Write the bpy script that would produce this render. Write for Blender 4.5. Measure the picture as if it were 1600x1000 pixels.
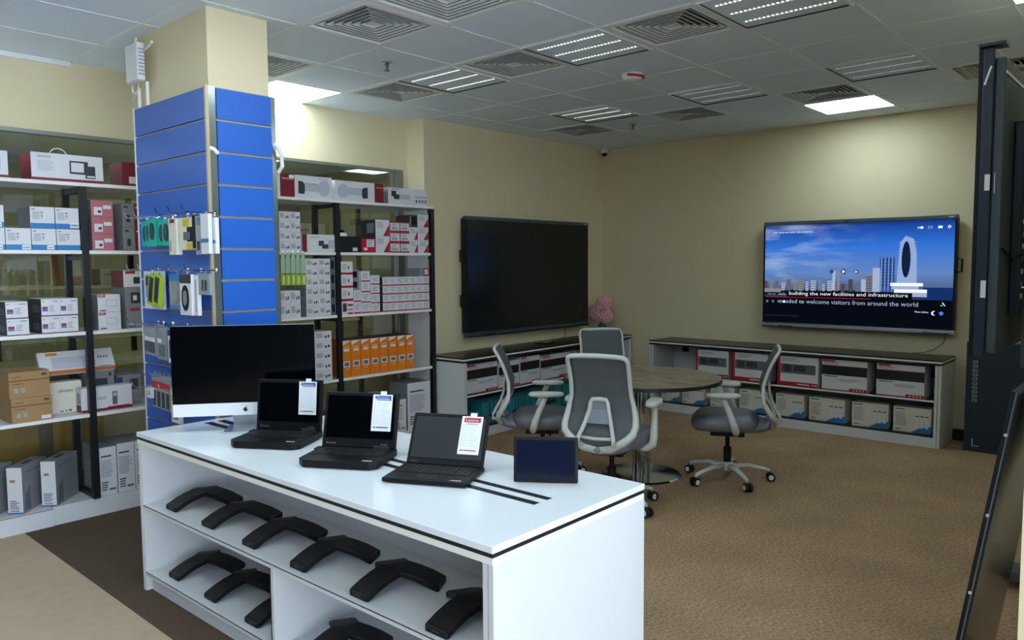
import bpy, math, random
from mathutils import Vector, Matrix
random.seed(7)
for o in list(bpy.data.objects): bpy.data.objects.remove(o)
S = bpy.context.scene
COL = S.collection
PI = math.pi
HC = 2.946            # ceiling height

# ---------------------------------------------------------------- camera
cd = bpy.data.cameras.new('camera'); cam = bpy.data.objects.new('camera', cd); COL.objects.link(cam)
S.camera = cam
cd.sensor_width = 36; cd.lens = 1196.0 * 36 / 1600; cd.clip_start = 0.05; cd.clip_end = 60
yaw, pitch, roll = -0.73235458, -0.07366917, -0.0068447
cy, sy, cp, sp = math.cos(yaw), math.sin(yaw), math.cos(pitch), math.sin(pitch)
Fv = Vector((sy*cp, cy*cp, sp)); Rt = Vector((cy, -sy, 0)); Up = Rt.cross(Fv)
cr, sr = math.cos(roll), math.sin(roll)
Rr = Rt*cr + Up*sr; Uu = Up*cr - Rt*sr
m = Matrix((Rr, Uu, -Fv)).transposed().to_4x4(); m.translation = Vector((0, 0, 1.6))
cam.matrix_world = m

# ---------------------------------------------------------------- world, exposure, ceiling panel power
w = bpy.data.worlds.new('world'); S.world = w; w.use_nodes = True
w.node_tree.nodes['Background'].inputs[0].default_value = (0.62, 0.72, 0.85, 1)
w.node_tree.nodes['Background'].inputs[1].default_value = 3.3
S.view_settings.view_transform = 'Standard'; S.view_settings.look = 'None'
S.view_settings.gamma = 1; S.view_settings.use_curve_mapping = False
S.view_settings.exposure = 1.55
LED_POWER = 4.7
LED_COLOR = (0.78, 0.94, 1.0)
GX, GY, DX, DY = -3.235, 4.274, 0.608, 0.598      # ceiling grid
LED_CELLS = [(-4, -2), (1, 4), (4, 0), (1, -3), (0, -5), (5, -5), (-1, -7), (8, -3), (3, -10), (6, -1), (8, -7), (4, -9), (-4, -7)]  # seen panels first, then unseen ones added to brighten the room

# ---------------------------------------------------------------- materials
def lin(c):
    if isinstance(c, str):
        c = c.lstrip('#'); c = [int(c[i:i+2], 16)/255 for i in (0, 2, 4)]
    return tuple(((v/12.92) if v <= .04045 else ((v+.055)/1.055)**2.4) for v in c) + (1,)
MATS = {}
def M(name, col=None, rough=.5, metal=0, noise=0.0, scale=20, bump=0, spec=.5, emit=0, alpha=1, coat=0):
    if name in MATS: return MATS[name]
    mt = bpy.data.materials.new(name); mt.use_nodes = True
    nt = mt.node_tree; b = nt.nodes['Principled BSDF']
    c = lin(col)
    b.inputs['Base Color'].default_value = c
    b.inputs['Roughness'].default_value = rough; b.inputs['Metallic'].default_value = metal
    b.inputs['Specular IOR Level'].default_value = spec
    b.inputs['Alpha'].default_value = alpha
    b.inputs['Coat Weight'].default_value = coat
    if emit:
        b.inputs['Emission Color'].default_value = c; b.inputs['Emission Strength'].default_value = emit
    tc = nt.nodes.new('ShaderNodeTexCoord'); nz = nt.nodes.new('ShaderNodeTexNoise')
    nz.inputs['Scale'].default_value = scale; nz.inputs['Detail'].default_value = 4
    nt.links.new(tc.outputs['Object'], nz.inputs['Vector'])
    if noise:
        mx = nt.nodes.new('ShaderNodeMix'); mx.data_type = 'RGBA'
        mx.inputs['A'].default_value = tuple(v*(1-noise) for v in c[:3])+(1,)
        mx.inputs['B'].default_value = tuple(min(1, v*(1+noise)) for v in c[:3])+(1,)
        nt.links.new(nz.outputs['Fac'], mx.inputs['Factor'])
        nt.links.new(mx.outputs['Result'], b.inputs['Base Color'])
    else:
        rr = nt.nodes.new('ShaderNodeMapRange'); rr.inputs['To Min'].default_value = max(0, rough-.03); rr.inputs['To Max'].default_value = min(1, rough+.03)
        nt.links.new(nz.outputs['Fac'], rr.inputs['Value']); nt.links.new(rr.outputs['Result'], b.inputs['Roughness'])
    if bump:
        bp = nt.nodes.new('ShaderNodeBump'); bp.inputs['Strength'].default_value = bump; bp.inputs['Distance'].default_value = .01
        nt.links.new(nz.outputs['Fac'], bp.inputs['Height']); nt.links.new(bp.outputs['Normal'], b.inputs['Normal'])
    MATS[name] = mt
    return mt
def EM(name, col, strength):
    if name in MATS: return MATS[name]
    mt = bpy.data.materials.new(name); mt.use_nodes = True; nt = mt.node_tree
    nt.nodes.remove(nt.nodes['Principled BSDF'])
    e = nt.nodes.new('ShaderNodeEmission'); e.inputs[0].default_value = lin(col) if isinstance(col, str) else tuple(col)+(1,)
    e.inputs[1].default_value = strength
    nt.links.new(e.outputs[0], nt.nodes['Material Output'].inputs[0]); MATS[name] = mt
    return mt

M('wall', '#ddd0ac', .75, noise=.03, scale=3, bump=.02)
M('ceiling_tile', '#dbe9f4', .7, noise=.03, scale=2)
M('grid', '#e2e8ea', .5)
M('vent', '#dfe5e6', .5)
M('vent_dark', '#2b3338', .8)
M('white', '#d2d5d8', .35, noise=.015)
M('white_gloss', '#e6ecf2', .16, noise=.01, scale=3)
M('edge_white', '#ebebe6', .4)
M('black_edge', '#10151a', .45)
M('black_frame', '#0d1118', .4)
M('black_top', '#121316', .32, noise=.2, scale=6)
M('dark_screen', '#020407', .1, spec=.2)
M('bezel', '#0c0f13', .4, spec=.3)
M('screen_matte', '#10171a', .18, spec=.4)
M('screen_satin', '#0b1018', .32, spec=.9)
M('screen_navy', '#0a1226', .12, spec=.5)
M('gunmetal', '#59636d', .35, metal=.7)
M('silver', '#c3c8ce', .3, metal=.8)
M('chrome', '#d0d4d8', .08, metal=1)
M('alu', '#8d918c', .4, metal=.6)
M('black_plastic', '#06070b', .5, noise=.2, scale=60, spec=.3)
M('black_matte', '#0a0b0e', .7, noise=.2, scale=200)
M('blue', '#185cbc', .4, noise=.02, scale=4)
M('channel', '#b9a98c', .35, metal=.3)
M('mirror_strip', '#8a9695', .2, metal=.7)
M('chair_grey', '#c4c7c1', .45)
M('mesh_dark', '#5a5e60', .8, noise=.25, scale=400, alpha=.9)
M('mesh_front', '#6d706c', .8, noise=.2, scale=400)
M('lumbar', '#7f858c', .5)
M('seat', '#6e6d73', .42, noise=.08, scale=80)
M('mat_beige', '#b39c84', .9, noise=.10, scale=14)
M('plastic_white', '#dde0e2', .4)
M('pipe_white', '#e6e6e2', .4)
M('red', '#b3122b', .45); M('red_dark', '#7c1428', .5); M('pink', '#b86a78', .5)
M('card_white', '#d9dade', .5); M('card_cream', '#d9d5c4', .55); M('card_grey', '#83868b', .55); M('card_brown', '#a58257', .75, noise=.06)
M('card_brown_dark', '#5d4426', .8)
M('box_blue', '#1f7ab8', .45); M('print_dark', '#33363c', .6); M('print_grey', '#9a9da6', .6); M('print_mid', '#5f646c', .6)
M('print_pale', '#b9bdc9', .6)
M('orange', '#e37d14', .5); M('orange_dark', '#c2640c', .5)
M('teal', '#19a697', .45); M('teal_dark', '#0c4f55', .5); M('teal_box', '#1d7f8c', .5); M('router_black', '#0e1c22', .5)
M('lime', '#a6c520', .45); M('lime_clear', '#a8c4a6', .4)
M('bag_clear', '#9ba3a8', .25, alpha=.75)
M('yellow', '#cdbb2c', .5)
M('navy', '#1c2c6a', .5)
M('sign_blue', '#1d4fa0', .5)
M('black_print', '#101216', .5)
M('flower_pink', '#ecb4bc', .8, noise=.15, scale=30); M('leaf', '#3c4a35', .7); M('vase_teal', '#1b5668', .25)
M('kiosk_dark', '#1c2a38', .35); M('kiosk_grey', '#46545c', .5, noise=.05)
M('lean_glass', '#0a0f11', .14, spec=.5)
M('back_wall', '#8f8867', .8, noise=.05); M('tan_panel', '#c39d58', .6, noise=.08, scale=3)
M('cream_board', '#e5dfb8', .5)
M('rubber', '#0d0e10', .6)
M('sheet', '#e9ebf0', .5)
M('key', '#15171b', .5)
M('copper_edge', '#8a5a3c', .6)

def carpet():
    mt = bpy.data.materials.new('carpet'); mt.use_nodes = True; nt = mt.node_tree; b = nt.nodes['Principled BSDF']
    tc = nt.nodes.new('ShaderNodeTexCoord'); mp = nt.nodes.new('ShaderNodeMapping'); mp.inputs['Scale'].default_value = (1, 2.2, 1)
    nt.links.new(tc.outputs['Object'], mp.inputs[0])
    n1 = nt.nodes.new('ShaderNodeTexNoise'); n1.inputs['Scale'].default_value = 55; n1.inputs['Detail'].default_value = 8
    n2 = nt.nodes.new('ShaderNodeTexNoise'); n2.inputs['Scale'].default_value = 2.0; n2.inputs['Detail'].default_value = 5
    nt.links.new(mp.outputs[0], n1.inputs['Vector']); nt.links.new(tc.outputs['Object'], n2.inputs['Vector'])
    r1 = nt.nodes.new('ShaderNodeValToRGB'); r1.color_ramp.elements[0].position = .3; r1.color_ramp.elements[1].position = .72
    r1.color_ramp.elements[0].color = lin('#7c654d'); r1.color_ramp.elements[1].color = lin('#c8a882')
    nt.links.new(n1.outputs['Fac'], r1.inputs[0])
    r2 = nt.nodes.new('ShaderNodeValToRGB'); r2.color_ramp.elements[0].position = .35; r2.color_ramp.elements[1].position = .65
    r2.color_ramp.elements[0].color = (.80, .80, .82, 1); r2.color_ramp.elements[1].color = (1, 1, 1, 1)
    nt.links.new(n2.outputs['Fac'], r2.inputs[0])
    mx = nt.nodes.new('ShaderNodeMix'); mx.data_type = 'RGBA'; mx.blend_type = 'MULTIPLY'; mx.inputs['Factor'].default_value = 1
    nt.links.new(r1.outputs[0], mx.inputs['A']); nt.links.new(r2.outputs[0], mx.inputs['B'])
    nt.links.new(mx.outputs['Result'], b.inputs['Base Color']); b.inputs['Roughness'].default_value = .95; b.inputs['Specular IOR Level'].default_value = .1
    bp = nt.nodes.new('ShaderNodeBump'); bp.inputs['Strength'].default_value = .4; bp.inputs['Distance'].default_value = .01
    nt.links.new(n1.outputs['Fac'], bp.inputs['Height']); nt.links.new(bp.outputs['Normal'], b.inputs['Normal'])
    MATS['carpet'] = mt
carpet()
def wood():
    mt = bpy.data.materials.new('table_wood'); mt.use_nodes = True; nt = mt.node_tree; b = nt.nodes['Principled BSDF']
    tc = nt.nodes.new('ShaderNodeTexCoord'); mp = nt.nodes.new('ShaderNodeMapping'); mp.inputs['Scale'].default_value = (1.0, 14, 1)
    mp.inputs['Rotation'].default_value = (0, 0, R(62))
    nt.links.new(tc.outputs['Object'], mp.inputs[0])
    n1 = nt.nodes.new('ShaderNodeTexNoise'); n1.inputs['Scale'].default_value = 5; n1.inputs['Detail'].default_value = 8
    nt.links.new(mp.outputs[0], n1.inputs['Vector'])
    r1 = nt.nodes.new('ShaderNodeValToRGB'); r1.color_ramp.elements[0].position = .40; r1.color_ramp.elements[1].position = .60
    r1.color_ramp.elements[0].color = lin('#4c4335'); r1.color_ramp.elements[1].color = lin('#a2957e')
    nt.links.new(n1.outputs['Fac'], r1.inputs[0]); nt.links.new(r1.outputs[0], b.inputs['Base Color'])
    b.inputs['Roughness'].default_value = .3
    MATS['table_wood'] = mt
R = math.radians
wood()
def glass(name, tint, ):
    mt = bpy.data.materials.new(name); mt.use_nodes = True; nt = mt.node_tree
    nt.nodes.remove(nt.nodes['Principled BSDF'])
    tr = nt.nodes.new('ShaderNodeBsdfTransparent'); tr.inputs[0].default_value = tint
    gl = nt.nodes.new('ShaderNodeBsdfGlossy'); gl.inputs['Roughness'].default_value = .015; gl.inputs['Color'].default_value = (1, 1, 1, 1)
    fr = nt.nodes.new('ShaderNodeFresnel'); fr.inputs['IOR'].default_value = 1.5
    mu = nt.nodes.new('ShaderNodeMath'); mu.operation = 'MULTIPLY'; mu.inputs[1].default_value = 1.3
    mx = nt.nodes.new('ShaderNodeMixShader')
    nt.links.new(fr.outputs[0], mu.inputs[0]); nt.links.new(mu.outputs[0], mx.inputs[0]); nt.links.new(tr.outputs[0], mx.inputs[1]); nt.links.new(gl.outputs[0], mx.inputs[2])
    nt.links.new(mx.outputs[0], nt.nodes['Material Output'].inputs[0]); MATS[name] = mt
glass('glass', (.88, .9, .85, 1))
EM('led', LED_COLOR, LED_POWER)
EM('slot_glow', (1.0, .95, .78), 1.9)
EM('slot_dim', (1.0, .95, .85), .35)

# ---------------------------------------------------------------- mesh builder
TXT = {}
def text_geo(s):
    if s in TXT: return TXT[s]
    cu = bpy.data.curves.new('txt', 'FONT'); cu.body = s; cu.size = 1; cu.resolution_u = 2
    o = bpy.data.objects.new('txt', cu); COL.objects.link(o)
    dg = bpy.context.evaluated_depsgraph_get(); me = bpy.data.meshes.new_from_object(o.evaluated_get(dg))
    vs = [v.co.copy() for v in me.vertices]; fs = [tuple(p.vertices) for p in me.polygons]
    bpy.data.objects.remove(o); bpy.data.curves.remove(cu); bpy.data.meshes.remove(me)
    xs = [v.x for v in vs]; ys = [v.y for v in vs]
    g = (vs, fs, min(xs), max(xs), min(ys), max(ys)); TXT[s] = g
    return g
class MB:
    def __init__(s): s.v = []; s.f = []; s.m = []; s.mats = []; s.X = Matrix.Identity(4)
    def mi(s, n):
        if n not in s.mats: s.mats.append(n)
        return s.mats.index(n)
    def add(s, vs, fs, mat):
        b = len(s.v); s.v += [tuple(s.X @ Vector(v)) for v in vs]; i = s.mi(mat)
        for f in fs: s.f.append(tuple(b+k for k in f)); s.m.append(i)
    def box(s, a, c, mat):
        (x0, y0, z0), (x1, y1, z1) = a, c
        if x0 > x1: x0, x1 = x1, x0
        if y0 > y1: y0, y1 = y1, y0
        if z0 > z1: z0, z1 = z1, z0
        s.add([(x0,y0,z0),(x1,y0,z0),(x1,y1,z0),(x0,y1,z0),(x0,y0,z1),(x1,y0,z1),(x1,y1,z1),(x0,y1,z1)],
              [(0,3,2,1),(4,5,6,7),(0,1,5,4),(1,2,6,5),(2,3,7,6),(3,0,4,7)], mat); return s
    def quad(s, pts, mat): s.add(pts, [tuple(range(len(pts)))], mat); return s
    def prism(s, poly, z0, z1, mat, axis='z'):
        n = len(poly)
        def p(a, b, c): return {'z': (a, b, c), 'y': (a, c, b), 'x': (c, a, b)}[axis]
        vs = [p(a, b, z0) for a, b in poly] + [p(a, b, z1) for a, b in poly]
        s.add(vs, [tuple(range(n-1, -1, -1)), tuple(range(n, 2*n))] + [(i, (i+1) % n, n+(i+1) % n, n+i) for i in range(n)], mat); return s
    def lathe(s, prof, mat, n=24, c=(0,0,0), cap=True):
        vs = []; fs = []
        for r, z in prof:
            for k in range(n):
                a = 2*PI*k/n; vs.append((c[0]+r*math.cos(a), c[1]+r*math.sin(a), c[2]+z))
        for i in range(len(prof)-1):
            for k in range(n):
                k2 = (k+1) % n; fs.append((i*n+k, i*n+k2, (i+1)*n+k2, (i+1)*n+k))
        if cap: fs.append(tuple(range(n-1, -1, -1))); fs.append(tuple((len(prof)-1)*n+k for k in range(n)))
        s.add(vs, fs, mat); return s
    def tube(s, path, r, mat, n=8, closed=False, flat=1.0, up=(0, 0, 1), rs=None):
        P = [Vector(p) for p in path]; N = len(P); vs = []; fs = []
        for i, p in enumerate(P):
            if closed: t = (P[(i+1) % N]-P[i-1])
            else: t = (P[min(i+1, N-1)]-P[max(i-1, 0)])
            t.normalize(); u = Vector(up)
            if abs(t.dot(u)) > .95: u = Vector((0, 1, 0)) if abs(t.y) < .9 else Vector((1, 0, 0))
            a = t.cross(u).normalized(); b = a.cross(t).normalized()
            q = rs[i] if rs else r
            for k in range(n):
                an = 2*PI*(k+.5)/n; vs.append(p + a*(q*math.cos(an)) + b*(q*flat*math.sin(an)))
        for i in range(N if closed else N-1):
            j = (i+1) % N
            for k in range(n):
                k2 = (k+1) % n; fs.append((i*n+k, i*n+k2, j*n+k2, j*n+k))
        if not closed: fs.append(tuple(range(n-1, -1, -1))); fs.append(tuple((N-1)*n+k for k in range(n)))
        s.add(vs, fs, mat); return s
    def cyl(s, a, b, r, mat, n=16, r2=None): return s.tube([a, b], r, mat, n, rs=[r, r if r2 is None else r2])
    def sphere(s, c, r, mat, n=12, sq=(1, 1, 1)):
        vs = []; fs = []; h = n//2
        for i in range(h+1):
            t = PI*i/h
            for k in range(n):
                a = 2*PI*k/n; vs.append((c[0]+r*sq[0]*math.sin(t)*math.cos(a), c[1]+r*sq[1]*math.sin(t)*math.sin(a), c[2]+r*sq[2]*math.cos(t)))
        for i in range(h):
            for k in range(n):
                k2 = (k+1) % n; fs.append((i*n+k, (i+1)*n+k, (i+1)*n+k2, i*n+k2))
        s.add(vs, fs, mat); return s
    def text(s, string, mat, o, w=None, h=None, xd=(1, 0, 0), zd=(0, 0, 1)):
        vs, fs, x0, x1, y0, y1 = text_geo(string)
        if w and h: kx, ky = w/(x1-x0), h/(y1-y0)
        elif w: kx = ky = w/(x1-x0)
        else: kx = ky = h/(y1-y0)
        xd = Vector(xd); zd = Vector(zd); o = Vector(o)
        s.add([o + xd*((v.x-x0)*kx) + zd*((v.y-y0)*ky) for v in vs], fs, mat); return s
    def build(s, name, parent=None, bevel=0, smooth=False, seg=2):
        me = bpy.data.meshes.new(name); me.from_pydata(s.v, [], s.f)
        for n in s.mats: me.materials.append(MATS[n])
        me.polygons.foreach_set('material_index', s.m)
        if smooth: me.polygons.foreach_set('use_smooth', [True]*len(me.polygons))
        me.update()
        o = bpy.data.objects.new(name, me); COL.objects.link(o)
        if bevel:
            md = o.modifiers.new('bevel', 'BEVEL'); md.width = bevel; md.segments = seg; md.limit_method = 'ANGLE'; md.angle_limit = R(40)
        if parent: o.parent = parent
        return o
def sharp_smooth(o, ang=40):
    me = o.data; me.polygons.foreach_set('use_smooth', [True]*len(me.polygons)); me.set_sharp_from_angle(angle=R(ang)); return o
def tag(o, label, cat, group=None, kind=None):
    o['label'] = label; o['category'] = cat
    if group: o['group'] = group
    if kind: o['kind'] = kind
    return o
def struct(o): o['kind'] = 'structure'; return o
def thing(name, label, cat, loc=(0, 0, 0), rz=0, group=None):
    e = bpy.data.objects.new(name, None); COL.objects.link(e); e.location = loc; e.rotation_euler = (0, 0, rz); e.empty_display_size = .1
    return tag(e, label, cat, group)
def copy_tree(o, parent=None):
    c = o.copy(); COL.objects.link(c)
    if parent: c.parent = parent
    for ch in [x for x in bpy.data.objects if x.parent == o]: copy_tree(ch, c)
    return c
def place(o, loc, rz=0, rx=0, ry=0): o.location = loc; o.rotation_euler = (rx, ry, rz); return o
def arc(c, r, a0, a1, n, plane='xy'):
    out = []
    for i in range(n+1):
        a = R(a0 + (a1-a0)*i/n); p = (r*math.cos(a), r*math.sin(a))
        out.append({'xy': (c[0]+p[0], c[1]+p[1], c[2]), 'xz': (c[0]+p[0], c[1], c[2]+p[1]), 'yz': (c[0], c[1]+p[0], c[2]+p[1])}[plane])
    return out
ORD = ['first', 'second', 'third', 'fourth', 'fifth', 'sixth', 'seventh', 'eighth', 'ninth', 'tenth']

# ================================================================ SETTING
XW, XG, YB, XR = -5.40, -5.64, 7.67, 0.0
XE, YF = 3.4, -3.6
struct(MB().box((XG-3.4, YF, -.05), (XE, YB+.1, 0), 'carpet').build('floor'))
b = MB().box((-8.0, YF+.01, 0.0), (XE-.01, 1.378, .004), 'mat_beige').build('trim_3'); struct(b)
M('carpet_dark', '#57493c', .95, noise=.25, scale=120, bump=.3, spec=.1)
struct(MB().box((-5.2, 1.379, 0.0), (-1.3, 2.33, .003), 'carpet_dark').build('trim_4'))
# ceiling with openings where fittings sit
DIFF = [(1, -1), (-1, -1), (-3, -1), (-1, -3), (0, -3), (-3, -3), (1, 3), (-1, 3), (-3, 3), (3, 3)]
SLOT = [(0, -1), (2, -1), (-2, -1), (2, 2), (0, 2), (-2, 2)]
holes = set(DIFF) | set(SLOT) | set(LED_CELLS)
cb = MB(); gb = MB()
imin, imax, jmin, jmax = -5, 11, -14, 6
def cell(i, j): return (GX+i*DX, GY+j*DY, GX+(i+1)*DX, GY+(j+1)*DY)
for i in range(imin, imax):
    for j in range(jmin, jmax):
        if (i, j) in holes: continue
        x0, y0, x1, y1 = cell(i, j)
        x0 = max(x0, XG-.05); x1 = min(x1, XE+.02); y0 = max(y0, YF-.02); y1 = min(y1, YB+.02)
        if x1 <= x0 or y1 <= y0: continue
        cb.box((x0+.003, y0+.003, HC), (x1-.003, y1-.003, HC+.02), 'ceiling_tile')
cb.box((XG-3.4, YF, HC+.30), (XE+.1, YB+.1, HC+.34), 'ceiling_tile')
struct(cb.build('ceiling'))
for i in range(imin, imax+1):
    x = GX+i*DX
    if XG < x < XE: gb.box((x-.009, YF, HC-.003), (x+.009, YB, HC+.006), 'grid')
for j in range(jmin, jmax+1):
    y = GY+j*DY
    if YF < y < YB: gb.box((XG, y-.009, HC-.0025), (XE, y+.009, HC+.0055), 'grid')
struct(gb.build('trim_1'))
# walls
wl = MB()
wl.box((XW-.2, 4.80, 0), (XW, YB+.1, HC+.3), 'wall')
wl.box((XG-.12, 4.80, 0), (XW-.2, 4.84, HC+.3), 'wall')
wl.box((XG-.12, 4.735, 0), (XG, 4.80, HC+.3), 'wall')
struct(wl.build('wall_left'))
struct(MB().box((XG-.12, YF, 2.48), (XG, 4.735, HC+.3), 'wall').build('wall_recess'))
struct(MB().box((XW-.1, YB, 0), (XE, YB+.12, HC+.3), 'wall').build('wall_back'))
struct(MB().box((-.345, 2.54, 0), (-.2, YB, HC), 'wall').build('wall_right'))
# unseen east side: window opening added to let daylight brighten the room
struct(MB().box((XE, 3.4, 0), (XE+.1, YB+.1, HC+.3), 'wall').box((XE, YF-.1, 2.62), (XE+.1, 3.4, HC+.3), 'wall').box((XE, YF-.1, 0), (XE+.1, 3.4, .12), 'wall').build('wall_east'))
M('wall_navy', '#2b3038', .8)
struct(MB().box((XG-3.4, YF-.1, 0), (XE, YF, HC+.3), 'wall_navy').build('wall_front'))
sf = MB()
for y in (-3.55, -1.2, 1.1, 3.37): sf.box((XE+.02, y-.03, .12), (XE+.08, y+.03, 2.62), 'alu')
struct(sf.build('window_added'))
struct(MB().box((-4.72, 1.98, 0), (-3.905, 2.33, HC+.02), 'wall').build('wall_column'))
struct(MB().box((-1.6, YB-.012, 0), (-.345, YB, .10), 'black_edge').build('baseboard_back'))
struct(MB().box((XG, YF, HC-.03), (XG+.025, 1.9, HC), 'grid').build('trim_2'))
# glass partition
win = MB()
for a, c in (((XG-.04, YF, 2.455), (XG+.02, 4.735, 2.48)), ((XG-.04, YF, 0), (XG+.02, 4.735, .06)), ((XG-.04, 4.66, .06), (XG+.02, 4.735, 2.455))):
    win.box(a, c, 'alu')
for y in (-1.6, .4, 2.45): win.box((XG-.03, y-.006, .06), (XG+.01, y+.006, 2.455), 'alu')
wf = struct(win.build('window_1'))
gp = MB().box((XG-.014, YF, .06), (XG-.006, 4.66, 2.455), 'glass').build('window_pane', wf)
# room behind the glass
bk = MB(); bk.box((XG-3.4, YF, 0), (XG-3.3, YB+.1, HC+.3), 'back_wall'); bk.box((XG-3.3, 5.6, 0), (XG-.2, 5.7, HC+.3), 'back_wall')
struct(bk.build('wall_far'))
struct(MB().box((XG-3.3, YF, 2.72), (XG-.13, 5.6, 2.76), 'ceiling_tile').build('ceiling_far'))

# ================================================================ CEILING FITTINGS
def square_ring(mb, h0, h1, z0, z1, mat):
    a = [(-h0,-h0,z0),(h0,-h0,z0),(h0,h0,z0),(-h0,h0,z0)]; c = [(-h1,-h1,z1),(h1,-h1,z1),(h1,h1,z1),(-h1,h1,z1)]
    mb.add(a+c, [(i, (i+1) % 4, 4+(i+1) % 4, 4+i) for i in range(4)], mat)
def make_diffuser():
    t = thing('air_diffuser', 'x', 'air vent')
    f = MB(); square_ring(f, .30, .255, -.006, -.006, 'vent'); square_ring(f, .30, .30, -.006, .015, 'vent'); square_ring(f, .255, .25, -.006, .02, 'vent')
    f.build('frame', t)
    l = MB()
    for k, h in enumerate((.235, .20, .165, .13, .095, .06)):
        square_ring(l, h, h-.007, .0, .0, 'vent'); square_ring(l, h-.007, h-.007, .0, .004, 'vent_dark'); square_ring(l, h-.007, h-.024, .004, .026, 'vent')
    l.box((-.03, -.03, .006), (.03, .03, .012), 'vent'); l.build('louvre', t)
    bx = MB(); bx.box((-.29, -.29, .10), (.29, .29, .11), 'vent_dark'); square_ring(bx, .252, .252, .02, .10, 'vent_dark'); bx.build('backing', t)
    return t
def make_slot(glow):
    t = thing('slot_light', 'x', 'ceiling light')
    f = MB()
    ys = [(-.30, -.192), (-.168, -.012), (.012, .168), (.192, .30)]
    for a, c in ys: f.box((-.30, a, -.004), (.30, c, .004), 'ceiling_tile')
    for a, c in ((-.192, -.168), (-.012, .012), (.168, .192)):
        f.box((-.30, a, -.004), (-.26, c, .004), 'ceiling_tile'); f.box((.26, a, -.004), (.30, c, .004), 'ceiling_tile')
    square_ring(f, .30, .285, -.012, -.012, 'grid'); square_ring(f, .30, .30, -.012, .01, 'grid'); square_ring(f, .285, .285, -.012, -.004, 'vent_dark')
    f.build('frame', t)
    fin = MB()
    for a, c in ((-.192, -.168), (-.012, .012), (.168, .192)):
        for k in range(21):
            x = -.255+k*.0255; fin.box((x-.006, a, -.001), (x+.006, c, .003), 'ceiling_tile')
    fin.build('fin', t)['kind'] = 'stuff'
    g = MB()
    for a, c in ((-.192, -.168), (-.012, .012), (.168, .192)): g.box((-.26, a-.004, .0045), (.26, c+.004, .012), glow)
    g.box((-.28, -.28, .04), (.28, .28, .05), 'vent_dark'); g.build('tube', t)
    return t
def make_led():
    t = thing('led_panel', 'x', 'ceiling light')
    f = MB(); square_ring(f, .30, .285, -.004, -.004, 'grid'); square_ring(f, .285, .285, -.004, .004, 'grid'); square_ring(f, .30, .30, -.004, .03, 'grid')
    f.build('frame', t); MB().box((-.285, -.285, .002), (.285, .285, .012), 'led').build('diffuser', t)
    return t
def at_cell(o, i, j):
    x0, y0, x1, y1 = cell(i, j); o.location = ((x0+x1)/2, (y0+y1)/2, HC); o.scale = (DX/.608, DY/.608, 1)
    return o
DL = {(1, -1): 'large square air vent beside the brightest slotted light, right of centre', (-1, -1): 'square air vent between two slotted lights, above the smoke detector row',
      (-3, -1): 'square air vent in front of the wall recess, right of the sprinkler', (-1, -3): 'large square air vent nearest the cream column top, fully in view',
      (0, -3): 'square air vent cut by the top edge of the photo, beside another vent', (-3, -3): 'square air vent half hidden behind the cream column',
      (1, 3): 'square air vent touching the bright lit panel by the back wall', (-1, 3): 'flat-looking far air vent just left of the lit panel near back wall',
      (-3, 3): 'farthest air vent, near the corner camera', (3, 3): 'air vent partly hidden behind the tall dark display'}
d0 = make_diffuser(); first = True
for c in DIFF:
    o = d0 if first else copy_tree(d0); first = False
    at_cell(o, *c); o['label'] = DL[c]; o['group'] = 'square ceiling vents'
SL = {(0, -1): 'slotted ceiling light with three glowing dotted rows, above the screens, middle of ceiling', (2, -1): 'slotted ceiling light with brightest rows, cut by the top edge of the photo',
      (-2, -1): 'slotted ceiling light left of middle, between two air vents', (2, 2): 'dim slotted ceiling light in front of the lit panel near the right display',
      (0, 2): 'dim slotted ceiling light right of the smoke detector', (-2, 2): 'slotted ceiling light nearest the room corner'}
s0 = make_slot('slot_glow'); s1 = make_slot('slot_dim')
fa = fb = True
for c in SLOT:
    if c in ((2, 2), (0, 2)):
        o = s1 if fb else copy_tree(s1); fb = False
    else:
        o = s0 if fa else copy_tree(s0); fa = False
    at_cell(o, *c); o['label'] = SL[c]; o['group'] = 'slotted ceiling lights'
l0 = make_led(); first = True
LL = {(-4, -2): 'bright square light panel behind the cream column', (1, 4): 'bright square light panel in front of the back wall', (4, 0): 'bright square light panel at the top right corner of the photo'}
for c in LED_CELLS:
    o = l0 if first else copy_tree(l0); first = False
    at_cell(o, *c); o['label'] = LL.get(c, 'added square ceiling light panel out of view, brightening the room'); o['group'] = 'square light panels'

def sprinkler(x, y, label):
    t = thing('sprinkler', label, 'sprinkler', (x, y, HC), 0, 'sprinklers')
    MB().lathe([(.04, -.003), (.04, -.012), (.018, -.016)], 'chrome', 20).build('escutcheon', t)
    h = MB().lathe([(.012, -.012), (.009, -.04), (.004, -.05), (.02, -.055), (.02, -.058)], 'gunmetal', 14); h.build('head', t)
sprinkler(-4.10, 3.33, 'small chrome ceiling sprinkler left of the slotted lights, near the column')
sprinkler(-4.16, 6.40, 'small chrome ceiling sprinkler near the room corner')
t = thing('smoke_detector', 'white round smoke detector with a red tape arc on the ceiling', 'smoke detector', (-3.08, 4.73, HC))
MB().lathe([(.075, -.003), (.078, -.02), (.06, -.05), (.03, -.058)], 'plastic_white', 28).build('body', t)
MB().tube([(.03, -.11, -.03), (.07, -.05, -.03), (.085, .01, -.03), (.06, .055, -.03), (0, .075, -.035), (-.05, .07, -.035)], .008, 'red', 8).build('tape', t)
t = thing('security_camera', 'small white dome camera at the corner under the ceiling', 'camera', (-5.335, 7.60, HC))
MB().lathe([(.045, 0), (.05, -.03), (.045, -.05)], 'plastic_white', 20).build('housing', t)
MB().sphere((0, 0, -.052), .034, 'dark_screen', 14).build('lens', t)

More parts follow.
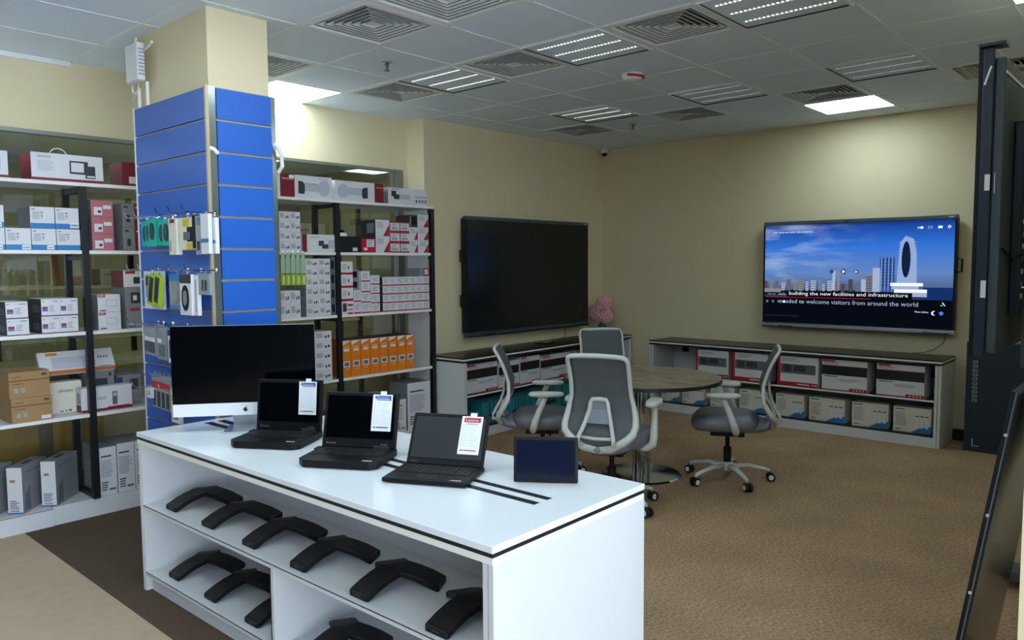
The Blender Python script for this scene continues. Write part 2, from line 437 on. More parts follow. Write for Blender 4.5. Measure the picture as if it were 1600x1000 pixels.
# ================================================================ COLUMN CLADDING
ZT = 2.528
sw = thing('slatwall_panel', 'blue slatted display board with hooks on the left face of column', 'display board', (-4.74, 1.94, 0))
p = MB(); rows = [.02+.0] ; zs = [ZT - .168*k for k in range(0, 16)]
for k in range(15):
    z1 = zs[k]-.006; z0 = max(zs[k+1]+.006, .02)
    if z1 > z0: p.box((.0, 0, z0), (.87, .012, z1), 'blue')
p.box((0, .012, .02), (.87, .03, ZT), 'channel'); p.build('board', sw)
tr = MB(); tr.box((-.012, -.004, 0), (0, .035, ZT), 'pipe_white'); tr.build('edge_trim', sw)
cn = thing('corner_trim', 'slim beige and steel strip on the front corner of blue column', 'trim', (-3.868, 1.94, 0))
MB().box((-.002, -.004, 0), (.014, .012, ZT+.005), 'channel').build('strip', cn)
MB().box((.0, .012, 0), (.012, .05, ZT), 'mirror_strip').build('steel_strip', cn)
s2 = thing('slatwall_panel', 'plain bright blue slatted board on right face of the column', 'display board', (-3.865, 1.995, 0))
p = MB()
for k in range(15):
    z1 = zs[k]-.006; z0 = max(zs[k+1]+.006, .02)
    if z1 > z0: p.box((-.0, 0, z0), (.012, .315, z1), 'blue')
p.box((-.03, 0, .02), (.0, .315, ZT), 'channel'); p.build('board', s2)
MB().box((-.03, .315, 0), (-.005, .35, ZT), 'mirror_strip').build('steel_strip', s2)
tag(MB().tube([(-3.858, 1.952, 2.21), (-3.85, 1.97, 2.205), (-3.85, 1.985, 2.19), (-3.852, 1.992, 2.185)], .011, 'pipe_white', 10).build('hose'), 'short white hose looping at the front corner of blue column', 'hose')
tag(MB().tube([(-3.842, 2.312, 2.27), (-3.838, 2.335, 2.255), (-3.838, 2.36, 2.21), (-3.85, 2.368, 2.15), (-3.88, 2.362, 2.12)], .011, 'pipe_white', 10, rs=None).build('hose'), 'white curved hose at the far right edge of blue column', 'hose')
# access point
ap = thing('wireless_access_point', 'white square wireless box with cables high on the column', 'access point', (-4.72, 1.98, 2.66))
a_ = MB().box((.0, -.09, 0), (.17, -.045, .215), 'plastic_white').build('body', ap, bevel=.01)
v = MB()
for k in range(8): v.box((.1702, -.085, .03+k*.02), (.1712, -.05, .04+k*.02), 'print_grey')
v.text('~', 'print_grey', (.07, -.0905, .10), w=.02); v.text('o', 'print_grey', (.075, -.0905, .09), w=.01); v.build('vent_slots', a_)
MB().tube([(.17, -.06, .16), (.24, -.06, .17), (.30, -.06, .19)], .006, 'plastic_white', 8, rs=[.004, .006, .009]).build('antenna', ap)
MB().cyl((.04, -.03, -.02), (.04, -.03, -.135), .011, 'pipe_white').build('conduit', ap)
MB().cyl((.15, -.03, -.0), (.15, -.03, -.135), .011, 'pipe_white').build('conduit', ap)
MB().tube([(.0, -.02, .28), (-.03, -.03, .18), (-.03, -.04, .05), (.0, -.05, -.04), (.035, -.05, -.05)], .006, 'pipe_white', 8).build('cable', ap)
MB().tube([(.0, -.02, .28), (-.045, -.03, .1), (-.04, -.04, -.04), (.0, -.055, -.09), (.06, -.055, -.06), (.09, -.05, .0)], .003, 'card_cream', 6).build('cable', ap)

# ================================================================ CARTONS
# local frame: front faces -Y, base centre at the origin front, width along X
def carton(name, w, d, h, body='card_white', decals=(), left=None, leftd=(), top=None, texts=(), extra=None):
    m_ = MB(); m_.box((-w/2, 0, 0), (w/2, d, h), body); e = .0008
    if left: m_.quad([(-w/2-e, d, 0), (-w/2-e, 0, 0), (-w/2-e, 0, h), (-w/2-e, d, h)], left)
    if top: m_.quad([(-w/2, 0, h+e), (w/2, 0, h+e), (w/2, d, h+e), (-w/2, d, h+e)], top)
    for n, (u0, u1, v0, v1, mt) in enumerate(decals):
        e2 = e*(1+.4*n)
        m_.quad([(-w/2+u0*w, -e2, v0*h), (-w/2+u1*w, -e2, v0*h), (-w/2+u1*w, -e2, v1*h), (-w/2+u0*w, -e2, v1*h)], mt)
    for n, (u0, u1, v0, v1, mt) in enumerate(leftd):
        e2 = e*(2+.4*n)
        m_.quad([(-w/2-e2, d*(1-u0), v0*h), (-w/2-e2, d*(1-u1), v0*h), (-w/2-e2, d*(1-u1), v1*h), (-w/2-e2, d*(1-u0), v1*h)], mt)
    for (s_, u, v_, tw, mt) in texts:
        m_.text(s_, mt, (-w/2+u*w, -e*9, v_*h), w=tw*w)
    if extra: extra(m_, w, d, h)
    return m_.build(name)
def lines(u0, u1, v0, v1, n, mat='print_grey', k=.45):
    out = []
    for i in range(n):
        st = (v1-v0)/n; z = v1-(i+1)*st
        rnd = random.random()*.35
        out.append((u0, u0+(u1-u0)*(1-rnd), z+st*(1-k)/2, z+st*(1+k)/2, mat))
    return out
XF = -5.215
def put(o, y0, y1, z0, label, cat='box', group=None, x=XF, dz=0, rz=0):
    place(o, (x, (y0+y1)/2, z0+.0012), PI/2+rz); return tag(o, label, cat, group)

# ================================================================ LEFT RACKS
Z1, Z2, Z3, Z4, Z5 = 2.12, 1.70, 1.192, .668, .1155
for a, c, ys, lb in ((-.9, 2.9, (.75, 1.795), 'tall black-framed white storage rack left of the blue column'), (2.9, 4.735, (3.13, 3.685, 4.712), 'tall black-framed white storage rack right of the blue column')):
    rk = thing('storage_rack', lb, 'rack', (XF+.015, (a+c)/2, 0), 0, 'storage racks'); oy = -(a+c)/2
    for y in ys:
        for xx in (-.03, -.335):
            MB().box((xx, y+oy-.02, .1155), (xx+.035, y+oy+.02, 2.097), 'black_frame').build('post', rk)
        for z in (.1155, 1.64, 1.135, 2.06): MB().box((-.30, y+oy-.015, z), (-.03, y+oy+.015, z+.03), 'black_frame').build('crossbar', rk)
    for z in (Z1, Z2, Z3, Z4):
        m_ = MB().box((XG+.06-XF-.015, a+oy, z-.022), (-.005, c+oy-.002, z), 'white'); m_.box((-.0048, a+oy, z-.022), (-.0035, c+oy-.002, z), 'edge_white')
        m_.build('shelf', rk)
    if c > 4: MB().box((-.33, 4.69+oy, .1155), (-.04, 4.6915+oy, 2.09), 'white').build('end_panel', rk)
pl_ = thing('rack_plinth', 'low white base board with boxes standing on it, along the glass', 'plinth', (0, 0, 0))
MB().box((XG+.04, 1.545, 0), (XF, 4.735, .115), 'white').build('base', pl_)
MB().box((XG+.04, -1, 0), (XF+.02, 1.54, .108), 'white').box((XG+.04, -1, .108), (XF+.02, 1.54, .113), 'copper_edge').build('base', pl_)
MB().box((XG+.04, -1, .113), (XF+.018, 1.54, .1155), 'white').build('top_sheet', pl_)

# --- top shelf, left
redbot = [(0, 1, 0, .10, 'red_dark')]
def pic(m_, w, d, h):
    m_.box((.02*w, -.003, .30*h), (.28*w, -.001, .78*h), 'print_dark'); m_.box((.04*w, -.0042, .37*h), (.22*w, -.003, .72*h), 'card_white')
    m_.box((.24*w, -.006, .16*h), (.38*w, -.001, .62*h), 'print_dark'); m_.box((.26*w, -.007, .20*h), (.37*w, -.005, .26*h), 'card_white')
o = carton('box', .403, .2, .165, 'card_white', redbot+lines(.08, .32, .35, .72, 6, 'print_pale'), left='red_dark', texts=[('HIKVISION', .08, .82, .18, 'print_mid')], extra=pic)
put(o, 1.522, 1.925, Z1, 'long white intercom box with red base stripe and string handle, top shelf left')
o['group'] = 'boxes on the top rack shelf'
hd = MB().tube(arc((-.02, .1, .16), .05, 20, 160, 10, 'xz'), .003, 'plastic_white', 6).build('handle', o)
o = carton('box', .36, .2, .155, 'card_white', redbot+[(.3, .9, .3, .8, 'print_pale')], left='red_dark'); put(o, 1.04, 1.405, Z1, 'white box with red base stripe cut by the left photo edge, top shelf', group='boxes on the top rack shelf')
o = carton('box', .12, .2, .15, 'red_dark', [(.35, .7, .1, .4, 'card_white')]); put(o, 2.04, 2.16, Z1, 'dark red box with small white label beside the column, top shelf', group='boxes on the top rack shelf')
# --- second shelf, left: blue and white
bw = [(0, 1, 0, .24, 'box_blue'), (.06, .2, .86, .9, 'print_mid')] + lines(.08, .42, .42, .78, 5) + [(.42, .52, .72, .76, 'print_dark'), (.44, .5, .5, .66, 'print_grey')]
def bluebox(sticker): return carton('box', .131, .24, .128, 'card_white', bw+([sticker+('sheet',), (sticker[0]+.03, sticker[1]-.03, sticker[2]+.06, sticker[3]-.08, 'print_grey')] if sticker else []), left='card_grey')
G = 'blue and white boxes'
for (y0, z, st, lb) in ((1.24, Z2, (.5, .9, .02, .22), 'blue-white box in bottom row, cut by the left photo edge'), (1.375, Z2, (.62, .98, .02, .22), 'blue-white box, second of the bottom row, sticker low right'), (1.51, Z2, (.6, .9, .03, .22), 'blue-white box, third of the bottom row, between two others'),
                        (1.645, Z2, None, 'blue-white box at the right end of bottom row, without sticker'), (1.24, Z2+.1305, (.5, .9, .02, .22), 'blue-white box in top row, cut by the left photo edge'), (1.507, Z2+.1305, None, 'blue-white box in upper row with its grey side showing'), (1.643, Z2+.1305, (.6, .98, .05, .3), 'blue-white box at the right end of upper row, with sticker')):
    put(bluebox(st), y0-.004, y0+.127, z, lb, group=G)
pk = [(0, 1, .82, 1, 'pink'), (.12, .5, .12, .6, 'card_white'), (.3, .45, .25, .4, 'print_dark'), (.55, .92, .5, .72, 'card_white')]
for k, nm in enumerate(('bottom', 'middle', 'top')):
    put(carton('box', .130, .22, .104, 'pink', pk, left='card_grey'), 1.843, 1.973, Z2+k*.1055, 'pink camera box with white label, %s of the stack of three' % nm, group='pink camera boxes')
for k, nm in enumerate(('lower', 'upper')):
    put(carton('box', .12, .2, .152, 'card_grey', [(.62, 1, 0, 1, 'red_dark'), (.1, .3, .8, .88, 'print_dark'), (.2, .4, .2, .5, 'print_dark'), (.7, .95, .8, .86, 'card_white')]), 2.03, 2.15, Z2+k*.154, 'grey and red camera box half behind the column, %s of two' % nm, group='grey and red boxes')
# --- third shelf
mw = [(0, 1, 0, .05, 'red_dark'), (.05, .34, .28, .52, 'box_blue'), (.05, .34, .42, .56, 'red')] + lines(.42, .72, .25, .65, 4) + [(.05, .16, .84, .88, 'print_mid'), (.6, .92, .84, .88, 'print_mid')]
for (y0, z, lb) in ((1.352, Z3, 'white box with red and blue square, lower of the leftmost pair'), (1.350, Z3+.101, 'white box with red and blue square, upper of the leftmost pair'), (1.535, Z3, 'white box with red and blue square, bottom left in the block of four'), (1.637, Z3, 'white box with red and blue square, bottom right in the block of four'),
                 (1.537, Z3+.106, 'white box with red and blue square, top left in the block of four'), (1.639, Z3+.106, 'white box with red and blue square, top right in the block of four')):
    h_ = .099 if y0 < 1.4 else .104
    put(carton('box', .101 if y0 > 1.4 else .115, .26, h_, 'card_white', mw, left='print_dark', leftd=[(.4, .9, .2, .6, 'print_mid')]), y0, y0+(.101 if y0 > 1.4 else .115), z, lb, group='white boxes with red and blue squares')
hk = [(.03, .33, .84, .99, 'red'), (.35, .85, .3, .7, 'print_pale'), (.38, .82, .34, .66, 'card_white'), (.08, .35, .06, .12, 'print_dark')]
for k, nm in enumerate(('lower', 'upper')):
    put(carton('box', .137, .2, .112, 'card_white', hk, left='card_grey', texts=[('HIK', .06, .88, .2, 'sheet')]), 1.857, 1.994, Z3+k*.114, 'white camera box with red corner label, %s of two right of the post' % nm, group='camera boxes with red labels')
put(carton('box', .12, .2, .134, 'card_grey', [(.2, .7, .84, .96, 'red'), (.1, .5, .05, .1, 'print_dark')]), 2.03, 2.15, Z3, 'light grey box beside the column, bottom of stack of three', group='stack beside the column')
put(carton('box', .12, .2, .132, 'card_grey', [(.3, .8, .2, .75, 'print_dark'), (.42, .62, .35, .6, 'plastic_white')]), 2.025, 2.145, Z3+.136, 'grey box with dark webcam picture, middle of stack beside the column', group='stack beside the column')
put(carton('box', .125, .2, .108, 'card_white', [(.1, .6, .8, .97, 'red'), (.5, .9, .2, .6, 'print_dark')], left='red_dark'), 2.02, 2.145, Z3+.270, 'white and red camera box, top of stack beside the column', group='stack beside the column')
# --- fourth shelf
def brown(m_, w, d, h):
    m_.box((-w/2, -.002, .66*h), (w/2, -.0005, .69*h), 'card_brown_dark'); m_.box((.3*w, -.002, .82*h), (.43*w, -.0005, .9*h), 'card_brown_dark')
    m_.box((-.42*w, -.002, .8*h), (-.2*w, -.0005, .82*h), 'card_brown_dark'); m_.box((-.42*w, -.002, .54*h), (-.15*w, -.0005, .56*h), 'card_brown_dark')
    m_.box((-.38*w, -.002, .2*h), (-.28*w, -.0005, .38*h), 'print_grey'); m_.box((-.22*w, -.002, .2*h), (-.12*w, -.0005, .38*h), 'print_grey')
put(carton('box', .217, .28, .146, 'card_brown', [(.72, .96, .05, .2, 'card_white')], extra=brown), 1.352, 1.569, Z4, 'brown cardboard box with white sticker, lower of two', group='brown cardboard boxes')
put(carton('box', .217, .28, .155, 'card_brown', extra=brown), 1.345, 1.562, Z4+.148, 'brown cardboard box, upper of two', group='brown cardboard boxes')
put(carton('box', .20, .09, .20, 'card_cream', [(.1, .9, .05, .95, 'card_cream'), (.5, .55, .05, .09, 'print_dark'), (.6, .68, .05, .1, 'print_dark'), (.35, .45, .05, .08, 'print_dark')], texts=[('photos', .33, .64, .4, 'print_dark')]), 1.583, 1.785, Z4, 'flat cream box with small dark lettering, behind the black post', x=XF-.135)
put(carton('box', .17, .08, .245, 'card_grey', [(.25, .75, .62, .8, 'print_dark'), (.8, .9, .85, .95, 'print_dark')]), 1.815, 1.985, Z4, 'grey box with black cable picture, behind a white box', x=XF-.135)
kb = carton('box', .44, .13, .035, 'card_white', top='print_pale'); 
kb2 = carton('box', .44, .03, .15, 'card_white', [(.16, .74, .2, .72, 'print_pale'), (0, 1, 0, .14, 'orange_dark'), (.1, .25, .82, .94, 'orange'), (.78, .94, .1, .2, 'print_grey')] + [(.78+.04*k, .80+.04*k, .55, .66, 'print_mid') for k in range(4)])
bpy.data.objects.remove(kb)
place(kb2, (XF-.11, 1.77, .927), PI/2, R(-28)); tag(kb2, 'flat keyboard box with pale blue keyboard picture, lying across other boxes', 'box')
put(carton('box', .31, .09, .155, 'card_white', [(0, 1, 0, .10, 'red_dark'), (.60, .70, .2, .75, 'print_mid'), (.615, .685, .55, .7, 'print_pale'), (.3, .48, .45, .6, 'print_pale'), (.5, .95, .1, .14, 'red')], left='card_white', leftd=[(.1, .9, 0, .3, 'red_dark'), (.2, .8, .35, .8, 'print_grey')]), 1.746, 2.056, Z4, 'long white phone accessory box with red base, in front on fourth shelf', x=XF-.035)
put(carton('box', .15, .2, .20, 'card_grey', [(0, .22, .35, .95, 'navy'), (.55, .9, .5, .85, 'print_dark')] + lines(.3, .95, .1, .45, 5)), 2.005, 2.155, Z4, 'grey box with blue side and black picture beside the column', x=XF-.135)
# --- plinth boxes
def upright(w, h, d, lb, y0, rz=0, g='narrow white boxes on the plinth'):
    o = carton('box', w, d, h, 'card_white', [(0, 1, 0, .03, 'box_blue'), (.2, .55, .68, .74, 'card_brown')] + lines(.15, .8, .10, .3, 5, 'print_mid') + [(.2+.15*k, .28+.15*k, .05, .08, 'print_dark') for k in range(4)], left='card_grey',
               leftd=[(.3, .5, .1, .6, 'print_mid'), (0, 1, 0, .02, 'box_blue')], top='card_grey')
    # the tall grey side faces right here
    e = .0008
    o2 = MB(); o2.quad([(w/2+e, 0, 0), (w/2+e, d, 0), (w/2+e, d, h), (w/2+e, 0, h)], 'card_grey'); o2.quad([(w/2+2*e, .02, .01), (w/2+2*e, d*.3, .01), (w/2+2*e, d*.3, h*.55), (w/2+2*e, .03, h*.4)], 'print_mid')
    o2.quad([(w/2+2*e, d*.12, h*.85), (w/2+2*e, d*.7, h*.85), (w/2+2*e, d*.7, h*.87), (w/2+2*e, d*.12, h*.87)], 'print_mid')
    o2.box((-.012, d*.35, h), (.012, d*.65, h+.004), 'print_dark'); s_ = o2.build('side_print', o)
    put(o, y0-w/2, y0+w/2, Z5, lb, group=g, x=rz, rz=R(-43))
upright(.086, .282, .285, 'narrow upright white box with grey sides, middle of the three on plinth', 1.352, -5.238)
upright(.086, .282, .285, 'narrow upright white box with grey sides, right of the three on plinth', 1.537, -5.251)
upright(.086, .282, .285, 'narrow upright white box with grey sides, cut by left photo edge', 1.165, -5.24)
def tall(w, h, d, y0, lb, x=XF, g='tall pale boxes on the plinth'):
    o = carton('box', w, d, h, 'card_white', [(.1, .7, .8, .83, 'print_dark')] + lines(.08, .85, .38, .74, 9) + lines(.08, .5, .1, .3, 4, 'print_dark') + [(.5, .9, .1, .14, 'print_mid')], left='card_grey', top='card_grey', leftd=lines(.3, .8, .5, .7, 4))
    put(o, y0, y0+w, Z5, lb, group=g, x=x)
tall(.103, .315, .28, 1.825, 'tall grey-white box with printed list, directly right of black post', x=XF-.005)
tall(.108, .325, .28, 1.932, 'tall grey-white box with printed list, partly behind the white display desk')
tall(.108, .325, .28, 2.044, 'tall grey-white box mostly hidden by the desk corner')

# ================================================================ RIGHT RACK CONTENTS
def bullet(side):
    def f(m_, w, d, h):
        k = 1 if side == 'L' else -1
        u = lambda a: (a if side == 'L' else 1-a)
        m_.prism([(-w/2+u(x)*w, z*h) for x, z in ([(.34, .18), (.44, .16), (.46, .3), (.46, .6), (.42, .72), (.34, .74)] if side == 'L' else [(.34, .74), (.42, .72), (.46, .6), (.46, .3), (.44, .16), (.34, .18)])], -.004, -.001, 'print_dark', 'y')
        a, c = sorted((-w/2+u(.46)*w, -w/2+u(.72)*w)); m_.box((a, -.003, .3*h), (c, -.001, .62*h), 'print_pale'); m_.box((a, -.0035, .62*h), (c, -.001, .66*h), 'print_grey')
        m_.prism([(-w/2+u(.84)*w+.12*w*math.cos(t*PI/8), .48*h+.36*h*math.sin(t*PI/8)) for t in range(16)], -.0025, -.001, 'print_pale', 'y')
    return f
GT = 'boxes on the top rack shelf'
put(carton('box', .465, .2, .172, 'card_white', [(0, .27, 0, 1, 'red_dark'), (.17, .26, .82, .97, 'sheet')], texts=[('HIKVISION', .03, .75, .2, 'sheet'), ('HIKVISION', .72, .86, .2, 'print_grey')], extra=bullet('L')), 3.184, 3.649, Z1, 'white camera box with wide red band on its left end, top shelf', group=GT)
put(carton('box', .49, .2, .160, 'card_white', [(.81, 1, 0, 1, 'red_dark')], left='card_white', texts=[('HIKVISION', .83, .75, .14, 'sheet'), ('HIKVISION', .15, .9, .15, 'print_grey')], extra=bullet('R')), 3.68, 4.17, Z1, 'white camera box with red band on its right end, middle of top shelf', group=GT)
put(carton('box', .44, .2, .14, 'card_white', [(.08, .2, .45, .8, 'print_dark'), (.14, .28, .3, .6, 'print_dark'), (.28, .55, .3, .62, 'print_pale'), (.68, .98, .48, .54, 'print_grey')] + [(.7+.08*k, .74+.08*k, .15, .35, 'print_mid') for k in range(4)], left='card_grey', texts=[('HIKVISION', .06, .86, .2, 'print_mid')]), 4.222, 4.662, Z1, 'light grey camera box at the right end of top shelf', group=GT)
sb = lines(.1, .55, .35, .85, 5, 'print_mid') + [(.6, .7, .3, .55, 'print_dark'), (.76, .88, .35, .6, 'print_dark')]
def small(y0, y1, z0, z1, lb, dec=sb, body='card_white', d=.16, left=None, g=None, x=XF):
    put(carton('box', y1-y0-.002, d, z1-z0-.0015, body, dec, left=left), y0, y1, z0, lb, group=g, x=x)
g = 'small white boxes, second shelf beside the column'
for r_ in range(4):
    for c_ in range(2):
        small(3.165+c_*.093, 3.258+c_*.093, Z2+r_*.077, Z2+(r_+1)*.077, 'small white box, %s row from bottom, %s column, second shelf by blue column' % (ORD[r_], ('left', 'right')[c_]), g=g, d=.2)
put(carton('box', .30, .18, .138, 'card_white', [(0, .14, 0, 1, 'red_dark'), (.14, .22, 0, 1, 'card_cream'), (.5, .66, .35, .65, 'print_dark'), (.6, .84, .2, .45, 'print_dark'), (.8, .98, .2, .7, 'print_pale')], texts=[('HIKVISION', .25, .8, .25, 'print_mid')]), 3.363, 3.663, Z2, 'cream camera box with red left end, behind the black post, second shelf', group='camera boxes on the second rack shelf')
# dome camera on dark box
put(carton('box', .215, .22, .13, 'black_matte', [(.6, .82, .08, .3, 'card_white')]), 3.711, 3.926, Z2, 'black box with white sticker on second shelf', group='camera boxes on the second rack shelf')
dm = thing('dome_camera', 'white dome camera with dark lens in front of the black box', 'camera', (XF+.0, 3.77, Z2+.132))
MB().lathe([(.05, 0), (.05, -.03+.03), (.05, .02), (.042, .03)], 'plastic_white', 20, c=(-.06, 0, 0)).build('base', dm)
MB().sphere((-.06, 0, .026), .036, 'dark_screen', 14, (1, 1, .8)).build('lens', dm)
rw = [(0, 1, 0, 1, 'card_white'), (.55, 1, 0, .35, 'red'), (.8, 1, .35, .7, 'red')] + lines(.12, .6, .55, .9, 4)
def redcorner(m_, w, d, h):
    m_.prism([(w*.5, .002), (w*.5, .72*h), (.05*w, .002)], -.002, -.0006, 'red', 'y')
g = 'red and white camera boxes on the second shelf'
put(carton('box', .145, .18, .115, 'red', [(.35, .9, .4, .95, 'card_white'), (.15, .4, .15, .35, 'card_white')] + lines(.4, .85, .45, .9, 4)), 3.932, 4.077, Z2, 'small red box with white labels, left of the red-white stack', group=g)
for k, nm in enumerate(('lower', 'upper')):
    put(carton('box', .147, .2, .138, 'card_white', lines(.1, .6, .5, .9, 5), left='print_dark', leftd=[(.4, .9, .2, .8, 'card_grey')], extra=redcorner), 4.079, 4.226, Z2+k*.1395, 'white box with red diagonal corner, %s of the two large ones' % nm, group=g)
for c_ in range(2):
    for r_ in range(3):
        put(carton('box', .109, .18, .088, 'card_white', [(0, 1, 0, .14, 'red'), (0, .08, 0, 1, 'leaf'), (.2, .8, .25, .45, 'print_grey'), (.0, 1, .88, 1, 'red')] + lines(.2, .8, .5, .8, 3)), 4.229+c_*.112, 4.338+c_*.112, Z2+r_*.0895, 'small red-topped box, %s column, %s from bottom, mid second shelf' % (('left', 'right')[c_], ORD[r_]), group=g)
for r_ in range(3):
    if r_ < 2: put(carton('box', .095, .18, .112, 'card_white', lines(.15, .8, .5, .9, 4), extra=redcorner), 4.453, 4.548, Z2+r_*.1135, 'red-cornered white box, %s from bottom, left column, second shelf end' % ORD[r_], group=g)
    else: put(carton('box', .095, .18, .105, 'print_dark', [(.3, .8, .2, .85, 'black_plastic'), (.05, .2, .1, .9, 'card_grey')]), 4.453, 4.548, Z2+.227, 'dark box with black round picture, atop the second shelf right end', group=g)
    put(carton('box', .122, .18, .112, 'card_white', lines(.15, .8, .5, .9, 4), extra=redcorner), 4.55, 4.672, Z2+r_*.1135, 'red-cornered white box, %s from bottom, rightmost column, second shelf' % ORD[r_], group=g)
# third shelf
g = 'small white boxes on third shelf beside the column'
for r_ in range(2):
    for c_ in range(2):
        small(3.15+c_*.092, 3.242+c_*.092, Z3+r_*.105, Z3+(r_+1)*.105, 'small white box under the green packs, %s row, %s column' % (('lower', 'upper')[r_], ('left', 'right')[c_]), g=g)
for k in range(5):
    t = thing('hanging_pack', 'clear hanging pack with lime green base, %s of five by the column' % ('leftmost', 'second from left', 'middle one', 'second from right', 'rightmost')[k], 'pack', (XF+.03+.012*k, 3.175+k*.036, 1.445), R(90+8), 'lime green packs')
    MB().prism([(-.022, .09), (.022, .09), (.02, .2), (.008, .25), (-.008, .25), (-.02, .2)], 0, .008, 'lime_clear', 'y').build('bag', t)
    MB().box((-.022, -.001, .0), (.022, .012, .085), 'lime').box((-.008, -.002, .01), (.006, -.001, .07), 'card_white').build('base', t)
    MB().tube([(0, .004, .24), (0, .004, .262)], .0015, 'chrome', 6).build('hook', t)
g = 'white network boxes in the tall stack on third shelf'
for r_ in range(6):
    for c_ in range(2):
        small(3.385+c_*.115, 3.5+c_*.115, Z3+r_*.0762, Z3+(r_+1)*.0762, 'white box in tall double stack, %s row from bottom, %s column' % (ORD[r_], ('left', 'right')[c_]), left='card_grey' if c_ == 0 else None, g=g, d=.2)
for r_ in range(4):
    small(3.619, 3.663, Z3+r_*.118, Z3+(r_+1)*.118, 'dark narrow box against the middle post, %s from bottom' % ORD[r_], dec=[(.1, .7, .2, .75, 'black_plastic')], body='print_mid', g='dark narrow boxes', d=.2)
rb = [(0, 1, 0, .16, 'red')] + lines(.12, .5, .3, .8, 4) + [(.58, .68, .4, .65, 'print_dark')]
for r_ in range(3):
    small(3.716, 3.836, Z3+.11+r_*.108, Z3+.11+(r_+1)*.108, 'white box with red base right of the post, %s from top' % ORD[2-r_], dec=rb, g='red-based boxes right of the middle post')
small(3.716, 3.836, Z3, Z3+.108, 'white box with black lens picture, bottom of the stack right of post', dec=[(.1, .42, .2, .85, 'print_dark'), (.5, .95, .62, .78, 'red'), (.5, .95, 0, .12, 'red'), (.5, .95, .3, .4, 'pink')], g='red-based boxes right of the middle post')
rs_ = [(0, 1, 0, .12, 'red')] + lines(.15, .85, .3, .85, 4)
for r_ in range(2): small(3.84, 3.914, Z3+r_*.098, Z3+(r_+1)*.098, 'small white red-based box, %s of the low pair' % ('lower', 'upper')[r_], dec=rs_, g='small red-striped boxes')
for r_ in range(2): small(3.84, 3.914, Z3+.198+r_*.085, Z3+.198+(r_+1)*.085, 'small dark box on the low pair, %s' % ('lower', 'upper')[r_], dec=[(.2, .8, .2, .8, 'black_plastic')], body='card_grey', g='small red-striped boxes', x=XF-.03)
for r_ in range(4): small(3.918, 4.01, Z3+r_*.088, Z3+(r_+1)*.088, 'small white red-based box in the tallest narrow stack, %s from bottom' % ORD[r_], dec=rs_, g='small red-striped boxes')
for r_ in range(4): small(4.018, 4.112, Z3+r_*.079, Z3+(r_+1)*.079, 'small white red-based box in the second narrow stack, %s from bottom' % ORD[r_], dec=rs_, g='small red-striped boxes')
for r_ in range(4):
    for c_ in range(7):
        w_ = .0765; small(4.142+c_*w_, 4.142+(c_+1)*w_, Z3+r_*.0745, Z3+(r_+1)*.0745, 'red-lined white box, row %s from bottom, %s from left, third shelf' % (('one', 'two', 'three', 'four')[r_], ORD[c_]), dec=[(0, 1, 0, .13, 'red')] + lines(.15, .9, .3, .85, 3), left='print_dark' if c_ == 0 else None, g='low wall of red-lined boxes')
small(4.56, 4.672, Z3+.2985, Z3+.372, 'small grey and red box lying on the low wall of boxes', dec=[(.45, 1, 0, 1, 'red'), (.55, .9, .2, .85, 'card_white')], body='card_grey', left='card_grey')
# fourth shelf
g = 'white network boxes, fourth shelf'
for r_ in range(5):
    small(3.30, 3.445, Z4+r_*.08, Z4+(r_+1)*.08, 'white box with dark print, left column, %s from bottom, fourth shelf' % ORD[r_], g=g, dec=[(.55, 1, .05, .95, 'print_mid'), (.6, .9, .3, .7, 'print_dark')])
    small(3.447, 3.612, Z4+r_*.08, Z4+(r_+1)*.08, 'white box, right column, %s from bottom, fourth shelf' % ORD[r_], g=g)
def slant(m_, w, d, h):
    m_.prism([(-w/2+.004, h*.86), (w/2, h*.985), (-w/2+.004, h*.985)], -.002, -.0006, 'card_white', 'y')
    m_.box((-.25*w, -.002, .70*h), (.3*w, -.0006, .77*h), 'card_white'); m_.box((-.3*w, -.002, .27*h), (.38*w, -.0006, .43*h), 'card_white'); m_.box((-.2*w, -.0025, .3*h), (.28*w, -.0008, .4*h), 'print_mid')
    m_.box((-.3*w, -.002, .8*h), (.35*w, -.0006, .815*h), 'card_cream'); m_.box((-.1*w, -.002, .2*h), (.25*w, -.0006, .215*h), 'card_cream')
for k in range(8):
    y0 = 3.718+k*.0985
    o = carton('box', .094, .22, .305, 'orange', top='print_dark', left='orange_dark', extra=slant)
    put(o, y0, y0+.094, Z4, 'upright orange box with white slanted top corner, %s from the left' % ORD[k], group='row of orange boxes', x=XF-.02)
tall(.27, .42, .25, 4.40, 'large pale upright box with dark print under the orange row, far right', g='boxes under the orange row')
tall(.13, .29, .2, 4.25, 'smaller white box with red base in front of the large pale box', g='boxes under the orange row', x=XF+.0)
put(carton('box', .5, .25, .05, 'card_white', lines(.1, .5, .2, .8, 2)), 3.74, 4.24, Z5+.3, 'flat white box lying just behind the middle laptop', group='boxes under the orange row')
put(carton('box', .48, .25, .298, 'card_grey', lines(.1, .5, .2, .8, 5)), 3.75, 4.23, Z5, 'grey box underneath the flat white one, low on the rack', group='boxes under the orange row')

